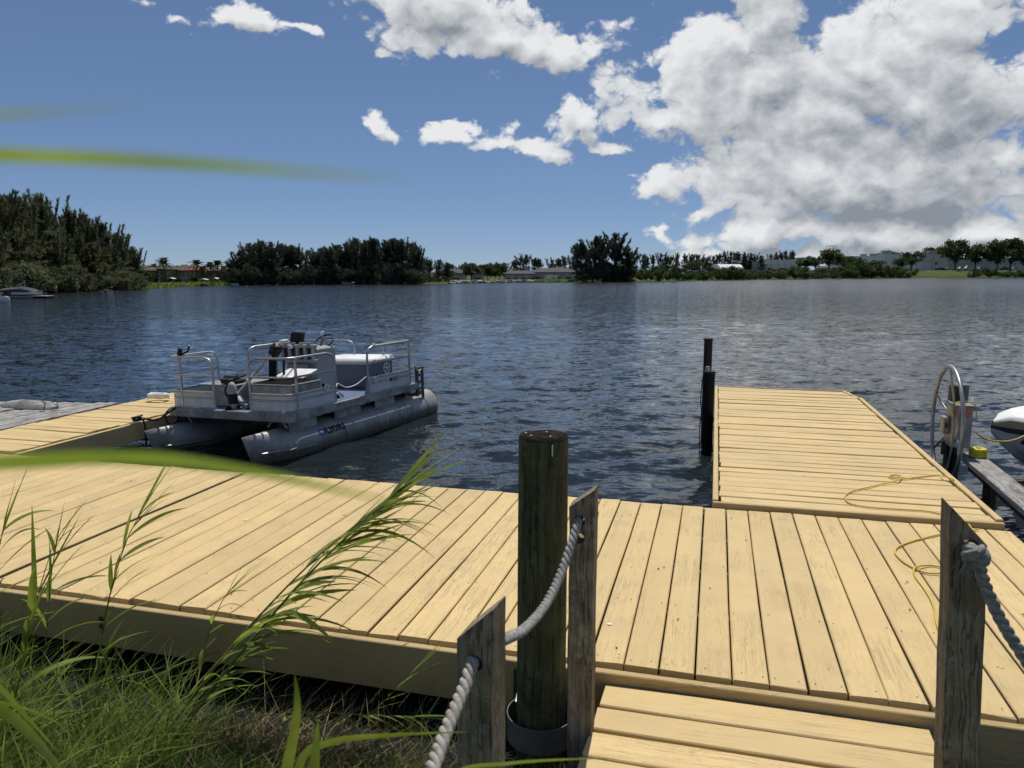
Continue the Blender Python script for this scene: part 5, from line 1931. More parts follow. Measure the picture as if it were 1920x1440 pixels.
def casuarina(h, w, seed, spr, nb, per, mat, lead=7, low=.04, fan=.26):
    """Australian pine: many ascending limbs with needle plumes and upright leaders"""
    rs = np.random.RandomState(seed)
    cs, ds, Ls, Ws = [], [], [], []
    limbs = []
    trunk_lean = rs.normal(0, .03, 2) * h
    tp = lambda f: np.array([trunk_lean[0] * f, trunk_lean[1] * f, h * .93 * f])
    lines = []
    for k in range(nb):
        f = low + (1 - low) * rs.rand() ** 1.05
        b = tp(f)
        a = rs.uniform(0, 2 * PI)
        prof = (math.sin(min(f * 1.5 + .55, 1.0) * PI / 2)) * (1 - f) ** .85
        L = w * prof * rs.uniform(.65, 1.2) + .05 * h
        el = R(rs.uniform(2, 40) + 36 * f)
        d = np.array([math.cos(a) * math.cos(el), math.sin(a) * math.cos(el), math.sin(el)])
        lines.append((b, d, L, .22))
        if k % 3 == 0:
            limbs.append((b, d, L * .8))
    for k in range(lead):
        f = rs.uniform(.35, .78)
        a = rs.uniform(0, 2 * PI)
        q = rs.uniform(.1, .75) * w * (1 - f * .55)
        b = tp(f) + np.array([math.cos(a) * q, math.sin(a) * q, 0])
        d = np.array([math.cos(a) * fan, math.sin(a) * fan, 1.0])
        d /= np.linalg.norm(d)
        L = (h - b[2]) * rs.uniform(.62, 1.0) * (1.12 if k < 3 else .95)
        lines.append((b, d, L, .0))
        limbs.append((b, d, L * .9))
    lines.append((tp(.55), np.array([0, 0, 1.]), h * .45, 0))
    for (b, d, L, sag) in lines:
        n = int(per * (L / (w + .01)) * rs.uniform(.8, 1.2)) + 6
        t = rs.rand(n) ** .75
        c = b + d * (L * t)[:, None]
        c[:, 2] -= sag * L * t * t * .35
        ld = 1.0 if sag > 0 else .55
        if sag == 0:
            n0 = n
        c += rs.normal(0, spr * .26, (n, 3)) * ((1.1 - .6 * t) * ld)[:, None]
        dd = d * .75 + np.array([0, 0, .28]) + rs.normal(0, .42 * (ld + .1), (n, 3))
        dd /= np.linalg.norm(dd, axis=1)[:, None]
        cs.append(c)
        ds.append(dd)
        Ls.append(spr * rs.uniform(.6, 1.35, n))
        Ws.append(spr * rs.uniform(.14, .27, n))
    c, d, L, W = np.concatenate(cs), np.concatenate(ds), np.concatenate(Ls), np.concatenate(Ws)
    side = np.cross(d, rs_unit(rs, len(d)))
    side /= np.linalg.norm(side, axis=1)[:, None] + 1e-9
    V, F = blades_np(c, d, side, L, W)
    cm = np_mesh('crown', V, F, mat)
    tb = MB()
    tb.tube([tp(f) - np.array([0, 0, .3 if f == 0 else 0]) for f in (0, .3, .6, .95)], [h * .018, h * .014, h * .009, h * .003], 7)
    for (b, d_, L_) in limbs:
        tb.tube([b, b + d_ * L_ * .5, b + d_ * L_], [h * .006, h * .004, h * .0015], 4, False)
    return tb.mesh('trunk', M['bark']), cm


def broadleaf(h, w, seed, leaf, nclump, per, mat, trunk_h=.28, flat=.8, bare=True):
    """round crowned tree or bush built from leaf clumps on limbs"""
    rs = np.random.RandomState(seed)
    cs, ns = [], []
    tb = MB()
    top = h * trunk_h
    if bare:
        tb.tube([(0, 0, -.3), (.02 * h, 0, top * .6), (0, .01 * h, top)], [h * .03, h * .024, h * .02], 7)
    for k in range(nclump):
        u = rs_unit(rs, 1)[0]
        q = rs.rand() ** .4
        ctr = np.array([u[0] * w * q, u[1] * w * q, top + (h - top) * (.5 + .5 * u[2] * q * flat * 1.1)])
        ctr[2] = max(ctr[2], h * .06)
        rad = w * rs.uniform(.20, .36)
        n = int(per * rs.uniform(.7, 1.3))
        p = rs_unit(rs, n) * (rs.rand(n) ** .5)[:, None] * rad * np.array([1, 1, .72])
        cs.append(ctr + p)
        ns.append(p / (rad + 1e-6) + rs.normal(0, .6, (n, 3)))
        if bare or k % 3 == 0:
            tb.tube([(0, 0, top * .8), tuple(ctr * np.array([.5, .5, 1]) * np.array([1, 1, .75]) + np.array([0, 0, top * .2])), tuple(ctr)], [h * .010, h * .007, h * .002], 4, False)
    c, d = np.concatenate(cs), np.concatenate(ns)
    d /= np.linalg.norm(d, axis=1)[:, None] + 1e-9
    c[:, 2] = np.maximum(c[:, 2], .02)
    n = len(c)
    side = np.cross(d, rs_unit(rs, n))
    side /= np.linalg.norm(side, axis=1)[:, None] + 1e-9
    d2 = np.cross(side, d) + d * .3
    V, F = blades_np(c, d2, side, leaf * rs.uniform(.6, 1.3, n), leaf * rs.uniform(.45, .85, n))
    return tb.mesh('trunk', M['bark']), np_mesh('crown', V, F, mat)


def palm(h, seed):
    rs = random.Random(seed)
    tb = MB()
    lx = rs.gauss(0, .05) * h
    tb.tube([(0, 0, -.2), (lx * .3, 0, h * .35), (lx, 0, h * .72)], [h * .026, h * .02, h * .016], 7)
    cr = MB()
    top = Vector((lx, 0, h * .72))
    for k in range(17):
        a = 2 * PI * k / 17 + rs.uniform(-.2, .2)
        el = R(rs.choice((70, 45, 25, 5, -20)))
        d = Vector((math.cos(a) * math.cos(el), math.sin(a) * math.cos(el), math.sin(el)))
        L = h * .40 * rs.uniform(.85, 1.1)
        pts = [top + d * L * t + Vector((0, 0, -L * .55 * t * t)) for t in (0, .2, .4, .6, .8, 1.0)]
        for i in range(5):
            for j in range(3):
                f = j / 3
                p = pts[i].lerp(pts[i + 1], f)
                t = (pts[i + 1] - pts[i]).normalized()
                s = t.cross(Vector((0, 0, 1)))
                if s.length < .01:
                    s = Vector((1, 0, 0))
                s.normalize()
                for sg in (-1, 1):
                    e = p + (s * sg * .8 + t * .55 + Vector((0, 0, -.35))) * L * .34 * (1.05 - .13 * i)
                    cr.add([p, p.lerp(e, .5) + t * L * .05, e, p.lerp(e, .5) - t * L * .05], [(0, 1, 2, 3)])
    return tb.mesh('trunk', M['bark']), cr.mesh('crown', M['palmleaf'])


PROTO = {}


def place_tree(name, key, px, ytop, Y, wf, label, group, rot=None, zb=None, cat='tree', dw=1.0):
    """put a tree so that its top reaches photo row ytop at depth Y"""
    x = gx(px, Y)
    zb = gz(x, Y) if zb is None else zb
    zb = max(zb, WL - .05)
    tmesh, cmesh, h0, w0 = PROTO[key]
    H = max(zpx(ytop, Y) - zb, .3)
    root = empty(name, (x, Y, zb), rnd.uniform(0, 6.28) if rot is None else rot, label, cat, group)
    sz = H / h0
    sw = (wf * Y / FPX) / w0 if wf else sz
    root.scale = (sw * dw, sw, sz)
    link('trunk', tmesh, None, root)
    link('crown', cmesh, None, root)
    return root


for k in range(4):
    PROTO['cl%d' % k] = (*casuarina(9, 2.9, 100 + k, .46, 170, 95, M['casu'], 18, .0), 9, 2.6)
    PROTO['cm%d' % k] = (*casuarina(8, 2.2, 120 + k, .46, 110, 52, M['casu_dark'], 18, .0), 8, 1.9)
for k in range(5):
    PROTO['cs%d' % k] = (*casuarina(8, 1.5, 300 + k, .5, 70, 60, M['casu_dark'], 15, .0, .5), 8, 2.0)
for k in range(3):
    PROTO['cf%d' % k] = (*casuarina(12, 2.1, 140 + k, 1.0, 42, 24, M['casu_dark'], 5, .10), 12, 2.1)
    PROTO['ok%d' % k] = (*broadleaf(10, 5, 160 + k, .75, 30, 75, M['oak']), 10, 5)
    PROTO['bu%d' % k] = (*broadleaf(4, 3.4, 180 + k, .42, 30, 85, M['bush'], .04, .9, False), 4, 3.4)
    PROTO['pm%d' % k] = (*palm(6, 200 + k), 6, 2)
    PROTO['dk%d' % k] = (*broadleaf(4, 3.0, 240 + k, .36, 34, 90, M['casu_dark'], .02, .95, False), 4, 3.0)
    PROTO['sh%d' % k] = (*broadleaf(4, 3.0, 220 + k, .34, 34, 90, M['casu'], .04, .9, False), 4, 3.0)

left_trees = [(-75, 345, 60, 60), (-25, 352, 58, 62), (15, 360, 62, 55), (55, 366, 65, 46), (92, 362, 70, 42), (-10, 420, 54, 50), (45, 425, 56, 48), (135, 394, 75, 36), (165, 400, 79, 34), (110, 432, 69, 40), (198, 416, 84, 32), (228, 436, 88, 28), (252, 462, 93, 22), (172, 455, 77, 32)]
for k, (px, yt, Y, w) in enumerate(sorted(left_trees)):
    place_tree('casuarina_tree', 'cl%d' % (k % 4), px, yt, float(shore(math.atan((px - 960) / FPX))) + (2.5 if yt > 418 and px < 190 else 6), w * 1.15, 'feathery olive green pine, %s from the left in the big near clump' % ORD[k], 'olive pines on the left shore')
for k, (px, yt, Y, w) in enumerate([(-20, 500, 52, 40), (30, 492, 55, 40), (75, 500, 64, 34), (115, 495, 72, 30), (150, 500, 78, 28), (185, 498, 83, 26), (215, 505, 87, 24), (240, 508, 91, 20), (258, 515, 94, 14)]):
    place_tree('shore_bush', 'sh%d' % (k % 3), px, yt, float(shore(math.atan((px - 960) / FPX))) + .4, w * 1.25, 'dark overhanging shore bush, %s from the left below the near pines' % ORD[k], 'bushes under the left pines', cat='bush')
dead = [P(88, 512, 79.5), P(97, 522, 79.0), P(103, 530, 78.5), P(106, 540, 78)]
tag(MB().tube([p - dead[0] for p in dead], [.035, .05, .06, .05], 6).build('dead_branch', M['palebark'], None, True, loc=dead[0]), 'bleached bare branch hanging over the water at the left shore', 'branch')

mid_trees = [(444, 485), (456, 468), (472, 455), (492, 452), (512, 453), (531, 457), (548, 459), (565, 463), (585, 472), (603, 466), (620, 461), (638, 459), (655, 456), (668, 446), (686, 450), (703, 447), (720, 449), (738, 447), (754, 447), (770, 456)]
for k, (px, yt) in enumerate(mid_trees):
    place_tree('casuarina_tree', 'cm%d' % (k % 4), px, yt, float(shore(math.atan((px - 960) / FPX))) + rnd.uniform(1, 6), 24, 'dark spiky pine, %s from the left in the clump across the lake' % ORD[k], 'dark pines across the lake')
for k, (px, yt, w) in enumerate([(785, 462, 14), (793, 480, 12), (806, 486, 12), (822, 487, 12), (836, 492, 12)]):
    place_tree('casuarina_tree', 'cm%d' % (k % 4), px, yt, 146 + k * 3, w, 'small dark pine, %s in the row tapering off the clump across the lake' % ORD[k], 'pines trailing off the dark clump')
for k in range(17):
    px = 446 + k * 21 + rnd.uniform(-4, 4)
    place_tree('shore_bush', 'dk%d' % (k % 3), px, 500 + rnd.uniform(-5, 9), float(shore(math.atan((px - 960) / FPX))) + .2, 19, 'low dark bush at the water edge, %s from the left beneath the far pine clump' % ORD[k], 'low bushes under the dark pines', cat='bush')

# far pine rows
for k in range(17):
    px = 848 + k * 14 + rnd.uniform(-4, 4)
    yt = np.interp(px, [840, 900, 950, 965, 985, 1010, 1080], [494, 496, 492, 486, 480, 486, 482]) + rnd.uniform(-3, 3)
    place_tree('pine_tree', 'cf%d' % (k % 3), px, yt, 265 + rnd.uniform(-6, 6), rnd.uniform(8, 14), 'thin dark pine, %s from the left in the far row behind the dark roofed sheds' % ORD[k], 'far pine row behind the sheds')
for k in range(22):
    px = 1192 + k * 11.2 + rnd.uniform(-3, 3)
    yt = np.interp(px, [1190, 1280, 1330, 1360, 1380, 1430], [480, 476, 482, 473, 474, 480]) + rnd.uniform(-3, 3)
    place_tree('pine_tree', 'cf%d' % (k % 3), px, yt, 330 + rnd.uniform(-8, 8), rnd.uniform(6.5, 12), 'thin dark pine, %s from the left in the far row behind the arched tent' % ORD[k], 'far pine row behind the tent')
for k, (px, yt) in enumerate([(1434, 487), (1445, 478), (1455, 480), (1463, 474), (1472, 472), (1484, 471)]):
    place_tree('pine_tree', 'cf%d' % (k % 3), px, yt, 365, 9, 'short dark pine, %s from the left above the grey block building' % ORD[k], 'pines above the grey building')
# the prominent lone pine clump
for k, (px, yt, w, a) in enumerate([(1092, 455, 24, .15), (1112, 443, 22, .3), (1130, 447, 18, 1.), (1152, 437, 26, 2.), (1172, 462, 26, 3.)]):
    place_tree('casuarina_tree', 'cs%d' % k, px, yt, 168 + k * 2.2, w * 1.1, 'tall dark pine, %s from the left in the lone clump at mid shore' % ORD[k], 'lone pine clump at mid shore')
# broadleaf trees
for k, (px, yt, Y, w, lab) in enumerate([
    (884, 492, 182, 20, 'round dark tree before the small shed with dark roof'),
    (915, 493, 184, 20, 'rounded green tree between the two dark roofed sheds'),
    (936, 494, 186, 15, 'smaller green tree beside the long dark roofed shed'),
    (840, 505, 172, 16, 'low dark tree at the end of the pine clump'),
    (1512, 480, 315, 20, 'dark round tree right of the grey block building'),
    (1553, 468, 330, 26, 'broad dark tree under the rooftop frame on the far shore'),
    (1580, 478, 345, 22, 'dark tree just left of the long pale warehouse'),
    (1666, 470, 430, 20, 'dark tree crown behind the pale warehouse roof, nearest its left end'),
    (1745, 464, 432, 24, 'wide dark tree crown behind the pale warehouse roof, centre'),
    (1775, 460, 434, 22, 'wide dark tree crown behind the pale warehouse roof, right of centre'),
    (1708, 470, 378, 22, 'slender light green tree in front of the pale warehouse'),
    (1790, 450, 388, 27, 'tall open oak standing before the right end of the warehouse'),
    (1826, 455, 390, 25, 'spreading oak over the parked white van'),
    (1868, 448, 386, 26, 'dark dense tree over the cars near the right frame edge'),
    (1893, 447, 388, 25, 'leafy tree, second from the right frame edge on the far shore'),
    (1922, 448, 386, 28, 'leafy tree cut by the right frame edge on the far shore'),
]):
    place_tree('broadleaf_tree', 'ok%d' % (k % 3), px, yt, Y, w, lab, 'broadleaf trees across the lake')
# shore bushes on the right
bl = [(1100, 503, 172, 20), (1118, 497, 173, 20), (1140, 490, 176, 24), (1160, 500, 178, 22), (1182, 503, 182, 20), (1205, 505, 186, 18), (1228, 500, 190, 20), (1250, 496, 194, 22),
      (1290, 510, 206, 14), (1318, 510, 214, 14), (1345, 503, 222, 17), (1372, 499, 230, 24), (1392, 505, 236, 16), (1415, 511, 243, 14), (1440, 511, 250, 14), (1462, 508, 256, 14), (1490, 498, 262, 24), (1510, 508, 266, 14),
      (1535, 510, 274, 16), (1560, 509, 282, 14), (1585, 500, 292, 20), (1612, 485, 300, 24), (1632, 493, 306, 24), (1655, 498, 312, 20), (1680, 500, 320, 20), (1702, 503, 328, 18)]
for k, (px, yt, Y, w) in enumerate(bl):
    lab = 'rounded green shore bush, %s of the run right of the lone pine clump' % ORD[k]
    place_tree('shore_bush', 'bu%d' % (k % 3), px, yt, Y + 1, w, lab, 'bushes along the right shore', cat='bush')
for k, (px, yt, Y, w, lab) in enumerate([(1826, 508, 352, 12, 'small dark bush at the water below the white van'), (1853, 502, 356, 16, 'taller dark bush at the water right of the white van'), (1885, 509, 362, 14, 'small green bush at the water below the right parked cars'), (1912, 507, 366, 16, 'pale green bush at the water by the right frame edge')]):
    place_tree('shore_bush', 'bu%d' % (k % 3), px, yt, Y + 1, w, lab, 'bushes along the right shore', cat='bush')
# darker growth closing the gaps along the right shore
for k in range(20):
    px = 1268 + k * 22 + rnd.uniform(-4, 4)
    place_tree('shore_bush', 'dk%d' % (k % 3), px, 503 + rnd.uniform(-5, 4), float(shore(math.atan((px - 960) / FPX))) + rnd.uniform(6, 10), rnd.uniform(14, 19), 'dark thicket bush, %s from the left in the second line of the right shore' % ORD[k], 'second line of bushes on the right shore', cat='bush')
for k, (px, yt, w) in enumerate([(1300, 488, 16), (1326, 491, 14), (1400, 488, 15), (1500, 484, 18), (1528, 482, 18), (1592, 485, 16), (1640, 487, 15), (1690, 483, 14)]):
    place_tree('broadleaf_tree', 'ok%d' % (k % 3), px, yt, 322 + k * 6, w, 'mid sized dark tree, %s from the left behind the right shore thicket' % ORD[k], 'trees behind the right shore thicket')
# palms and shrubs by the houses
for k, (px, yt, Y, w) in enumerate([(290, 490, 136, 14), (311, 476, 132, 18), (333, 494, 145, 12), (369, 481, 134, 18), (383, 494, 136, 14), (396, 486, 137, 16), (408, 482, 138, 16), (419, 494, 140, 13), (430, 500, 141, 10)]):
    place_tree('palm_tree', 'pm%d' % (k % 3), px, yt, Y, w * .0 or None, 'feathered palm tree, %s from the left beside the shore houses' % ORD[k], 'palms by the houses')
for k, (px, yt, Y, w) in enumerate([(275, 508, 120, 12), (290, 515, 130, 8), (318, 515, 132, 8), (335, 518, 134, 7), (365, 517, 134, 8), (392, 517, 134, 9), (421, 508, 138, 10), (434, 512, 140, 9)]):
    place_tree('garden_shrub', 'bu%d' % (k % 3), px, yt, Y, w, 'small dark garden shrub, %s from the left along the house fronts' % ORD[k], 'shrubs before the houses', cat='shrub')


# ------------------------------------------------------------------ buildings
def block(root, c, s, mat, name, parent=None, ch=0.0):
    return MB().box(c, s, None, ch).build(name, M[mat], parent or root)


def window(root, x, y, z, w, h, fmat='whitewall'):
    """window on a wall facing -y"""
    f = MB()
    t = .07 * max(w, .6)
    f.box((x, y - .04, z + h / 2 - t / 2), (w, .10, t)).box((x, y - .05, z - h / 2 + t / 2), (w + t, .14, t)).box((x - w / 2 + t / 2, y - .04, z), (t, .10, h - 2 * t)).box((x + w / 2 - t / 2, y - .04, z), (t, .10, h - 2 * t))
    fo = f.build('window', M[fmat], root)
    MB().box((x, y - .005, z), (w - 2 * t, .05, h - 2 * t)).build('pane', M['glass'], fo)


def hip_roof(root, w, d, z, rise, mat, over=.3, ridge=.5):
    a, b = w / 2 + over, d / 2 + over
    r = w / 2 * ridge
    vs = [(-a, -b, z), (a, -b, z), (a, b, z), (-a, b, z), (-r, 0, z + rise), (r, 0, z + rise), (-a, -b, z - .12), (a, -b, z - .12), (a, b, z - .12), (-a, b, z - .12)]
    fs = [(0, 1, 5, 4), (1, 2, 5), (2, 3, 4, 5), (3, 0, 4), (6, 7, 1, 0), (7, 8, 2, 1), (8, 9, 3, 2), (9, 6, 0, 3), (9, 8, 7, 6)]
    return MB().add(vs, fs).build('roof', M[mat], root)


def house(px0, px1, yb, ye, yr, Y, wall, roof, label, nwin=4, depth=5, door=True):
    x0, x1 = gx(px0, Y), gx(px1, Y)
    w = x1 - x0
    zb = gz((x0 + x1) / 2, Y) - .1
    root = empty('house', ((x0 + x1) / 2, Y + depth / 2, zb), 0, label, 'house', 'houses behind the palms')
    hw = zpx(ye, Y) - zb
    block(root, (0, 0, hw / 2), (w, depth, hw), wall, 'wall')
    hip_roof(root, w, depth, hw + .12, max(zpx(yr, Y) - zpx(ye, Y), .3), roof)
    for fl in (.28, .72):
        for k in range(nwin):
            xx = -w / 2 + w * (k + .5) / nwin
            if door and fl < .5 and k == nwin // 2:
                dd_ = MB().box((xx, -depth / 2 - .02, hw * .22), (w / nwin * .42, .06, hw * .42)).build('door', M['whitewall'], root)
                continue
            window(root, xx, -depth / 2, hw * fl, w / nwin * .42, hw * .24)
    block(root, (0, -depth / 2 - .03, hw * .5), (w + .06, .06, .08), 'whitewall', 'string_course')
    return root


house(262, 285, 530, 508, 500, 133, 'stucco_tan', 'tile_brown', 'ochre house half hidden behind the end of the near pines', 2)
house(283, 303, 530, 505, 498, 135, 'stucco_tan', 'tile_brown', 'ochre two storey house with brown roof, left of the first tall palm', 2)
house(303, 322, 530, 506, 499, 136, 'stucco', 'tile_brown', 'beige house behind the tallest palm on the lawn', 2)
house(327, 347, 530, 508, 497, 138, 'stucco', 'tile_brown', 'beige gabled house just left of the red roof', 2)
house(345, 372, 530, 508, 500, 137, 'stucco', 'tile_red', 'beige house with the bright red tiled roof', 3)
house(371, 408, 530, 509, 502, 140, 'stucco', 'tile_brown', 'long beige house right of the red roof behind palms', 4)

# awnings, small craft and toys on the lawn
for k, (px, py, w, lab) in enumerate([(322, 521, 13, 'white shade canopy on a pole before the beige house'), (382, 523, 17, 'long white patio awning right of the red roofed house'), (405, 521, 9, 'small white awning at the last house on the lawn')]):
    Y = 131
    x = gx(px, Y)
    zb = gz(x, Y)
    zt_ = zpx(py, Y) - zb
    o = empty('awning', (x, Y, zb), 0, lab, 'awning', 'white awnings on the lawn')
    ww = w * Y / FPX
    MB().prism([(-ww / 2, zt_ - .1), (0, zt_ + .05), (ww / 2, zt_ - .12), (ww / 2, zt_ - .17), (0, zt_ - .02), (-ww / 2, zt_ - .16)], 'y', -.6, .6).build('cloth', M['tent'], o)
    for sx_ in (-.42, .42):
        MB().tube([(ww * sx_, -.5, 0), (ww * sx_, -.5, zt_ - .1)], .03, 5).build('pole', M['alu'], o)


def small_hull(px, py, Y, L, lab, mat, rz, name='small_boat', h=.32):
    x = gx(px, Y)
    zb = max(gz(x, Y), WL - .02)
    o = empty(name, (x, Y, zb), rz, lab, 'boat', 'small craft on the house lawn')
    rings = []
    for (s, w, k) in ((-.5, .05, .5), (-.42, .10, .15), (-.2, .16, 0), (.2, .17, 0), (.45, .15, 0), (.5, .13, .05)):
        rings.append([(s * L, -w * L * .8, h), (s * L, -w * L * .6, h * (.25 + k)), (s * L, 0, h * k), (s * L, w * L * .6, h * (.25 + k)), (s * L, w * L * .8, h), (s * L, 0, h * .8)])
    MB().loft(rings).build('hull', M[mat], o, True, 50)
    MB().box((.08 * L, 0, h * .9), (.08 * L, .22 * L, .04)).build('thwart', M['joist'], o)
    return o


small_hull(306, 533, 117, 2.0, 'pale rowing boat drawn up on the lawn below the tall palm', 'white', .3)
small_hull(324, 535, 118, 1.5, 'white dinghy at the water edge below the tall palm', 'white', 2.4)
small_hull(347, 534, 121, 1.4, 'small white canoe at the water edge below the red roof', 'white', 2.7)
small_hull(374, 534, 124, 1.6, 'white boat with dark fittings at the little shore dock', 'white', .1)
small_hull(388, 534, 125, 1.8, 'grey skiff beside the white boat at the little shore dock', 'darkgrey', .1)
small_hull(438, 531, 129, 1.8, 'white canoe leaning on the lawn next to the dark pine clump', 'white', -.3)
small_hull(650, 531, 138.2, 1.6, 'small pale boat floating below the dark pine clump', 'panel', .1)
sdk = empty('shore_dock', (gx(381, 122), 122, WL), 0, 'little dark dock at the lawn edge below the palms', 'dock')
MB().box((0, 0, .3), (4.2, 1.2, .10)).build('deck', M['joist'], sdk)
for sx_ in (-1.8, 0, 1.8):
    MB().tube([(sx_, -.5, -1), (sx_, -.5, .45)], .06, 6).build('pile', M['piling'], sdk)


def shed(px0, px1, yb, ye, yr, Y, wall, roof, label, depth=14, doors=3, wins=4):
    x0, x1 = gx(px0, Y), gx(px1, Y)
    w = x1 - x0
    zb = gz((x0 + x1) / 2, Y) - .3
    root = empty('shed_building', ((x0 + x1) / 2, Y + depth / 2, zb), 0, label, 'building')
    hw = zpx(ye, Y) - zb
    block(root, (0, 0, hw / 2), (w, depth, hw), wall, 'wall')
    hip_roof(root, w, depth, hw + .12, max(zpx(yr, Y) - zpx(ye, Y), .3), roof, .5, .75)
    for k in range(doors):
        MB().box((-w / 2 + w * (k + .5) / max(doors, 1), -depth / 2 - .03, hw * .22), (w / max(doors, 1) * .5, .08, hw * .44)).build('bay_door', M['darkgrey'], root)
    for k in range(wins):
        window(root, -w / 2 + w * (k + .5) / max(wins, 1), -depth / 2, hw * .72, w / max(wins, 1) * .3, hw * .16)
    return root


shed(838, 870, 524, 513, 505, 190, 'concrete2', 'roof_dark', 'small grey shed with dark roof left of the round trees', 8, 1, 2)
shed(884, 906, 524, 513, 507, 196, 'concrete2', 'roof_dark', 'grey outbuilding with dark roof behind the round dark tree', 8, 1, 2)
shed(946, 1002, 523, 514, 508, 200, 'concrete2', 'roof_dark', 'low pale shed with dark roof behind the rocky shore', 10, 4, 4)
shed(1000, 1094, 523, 511, 503, 206, 'concrete2', 'roof_dark', 'long pale building with wide dark roof left of the lone pines', 12, 5, 6)
for k, px in enumerate((985, 992)):
    o = tag(MB().lathe([(0, 0), (.28, 0), (.28, 1.3), (.36, 1.35), (.36, 1.55), (0, 1.7)], (0, 0, 0), 10).build('roof_vent', M['alu_box'], None, True, loc=(gx(px, 206), 207, zpx(509, 206))), ('pale roof vent stack on the dark roof, nearer the round trees', 'pale roof vent stack on the dark roof, nearer the lone pines')[k], 'vent', 'roof vent stacks')
x_ = gx(1034, 176)
ws = empty('storage_container', (x_, 177, gz(x_, 176) - .1), 0, 'pale box container standing on the shore before the long dark roof', 'container')
hh = zpx(516.5, 176) - gz(x_, 176) + .1
MB().box((0, 0, hh / 2), (23 * 176 / FPX, 1.6, hh)).build('body', M['whitewall'], ws)
for k in range(9):
    MB().box((-1.25 + k * .31, -.82, hh / 2), (.12, .05, hh * .9)).build('rib', M['whitewall'], ws)
MB().box((.5, -.84, hh * .47), (.75, .04, hh * .86)).build('door', M['concrete2'], ws)
# dark parked truck by the container
x_ = gx(1008, 178)
tk = empty('flatbed_truck', (x_, 179, gz(x_, 178)), 0, 'dark truck with railed bed parked by the pale container', 'truck')
MB().box((.35, 0, .42), (2.1, .9, .16)).build('bed', M['cark'], tk)
MB().prism([(-1.35, .2), (-.75, .2), (-.75, 1.1), (-1.05, 1.12), (-1.2, .75), (-1.36, .68)], 'y', -.45, .45).build('cab', M['cark'], tk)
for k in range(6):
    MB().box((-.6 + .38 * k, -.44, .75), (.05, .04, .5)).build('stake', M['cark'], tk)
for xx in (-1.05, .9, 1.2):
    for sg in (-1, 1):
        MB().lathe([(0, -.08), (.2, -.08), (.2, .08), (0, .08)], (xx, sg * .42, .2), 10, Matrix.Rotation(PI / 2, 3, 'X')).build('wheel', M['tyre'], tk)

# white arched tent
Y = 300
x0, x1 = gx(1343, Y), gx(1391, Y)
xm = (x0 + x1) / 2
zb = gz(xm, Y)
tn = empty('arched_tent', (xm, Y + 4, zb), R(14), 'white barrel vaulted tent hall on the far shore', 'tent')
ht = zpx(495.5, Y) - zb
L = (x1 - x0)
arc = [(4.0 * math.cos(PI * k / 12), ht * .45 + ht * .55 * math.sin(PI * k / 12)) for k in range(13)]
MB().prism(arc + [(-4.0, 0), (4.0, 0)], 'x', -L / 2, L / 2).build('vault', M['tent'], tn)
for k in range(7):
    xx = -L / 2 + L * k / 6
    MB().tube([(xx, a[0] * 1.01, a[1] * 1.01) for a in arc], .09, 5).build('rib', M['panel'], tn)
MB().box((-L / 2 - .02, 0, ht * .3), (.1, 3.0, ht * .55)).build('door', M['concrete2'], tn)


def warehouse(px0, px1, yt, Y, label, wall, depth=25, panels=8, rz=0.0, seams=True, docks=0, units=()):
    x0, x1 = gx(px0, Y), gx(px1, Y)
    w = x1 - x0
    xm = (x0 + x1) / 2
    zb = gz(xm, Y) - .5
    h = zpx(yt, Y) - zb
    root = empty('warehouse', (xm, Y + depth / 2, zb), rz, label, 'building')
    block(root, (0, .15, h / 2 - .1), (w - .3, depth - .3, h - .2), 'concrete2', 'core')
    pw = w / panels
    for k in range(panels):
        MB().box((-w / 2 + pw * (k + .5), -depth / 2, h * .30 - .03), (pw - .18, .3, h * .60 - .06)).build('wall_panel', M[wall], root)
        MB().box((-w / 2 + pw * (k + .5), -depth / 2, h * .80 + .03), (pw - .18, .3, h * .40 - .06)).build('wall_panel', M[wall], root)
    MB().box((0, -depth / 2 - .02, h + .12), (w + .3, .5, .25)).build('coping', M[wall], root)
    for k in range(docks):
        MB().box((-w / 2 + w * (k + .5) / docks, -depth / 2 - .16, h * .18), (w / docks * .4, .12, h * .36)).build('dock_door', M['darkgrey'], root)
    for (ux, us) in units:
        MB().box((ux * w, -depth / 2 + 3, h + us * .5), (us * 2.0, us * 1.5, us), None, .1).build('roof_unit', M['alu_box'], root)
    return root


warehouse(1410, 1432, 491, 330, 'blue grey block building beside the white arched tent', 'concrete2', 12, 3)
warehouse(1432, 1494, 488, 336, 'wide pale grey building with flat roof behind the shore bushes', 'concrete', 16, 5, docks=3)
warehouse(1578, 1650, 481, 396, 'pale flat roofed wing left of the long warehouse', 'whitewall', 20, 5, units=((.1, 1.4), (.36, 1.6)))
warehouse(1648, 1776, 477.5, 402, 'long pale concrete warehouse with panel joints on the far shore', 'concrete', 30, 9, R(-2), units=((-.36, 2.2), (.30, 2.0), (.20, 1.2)))
warehouse(1776, 1935, 484, 412, 'lower blue grey warehouse wing behind the oaks at the right edge', 'concrete2', 30, 9)
shed(1540, 1580, 512, 503, 499, 350, 'whitewall', 'roof_dark', 'low white hut under the broad dark tree', 8, 2, 2)
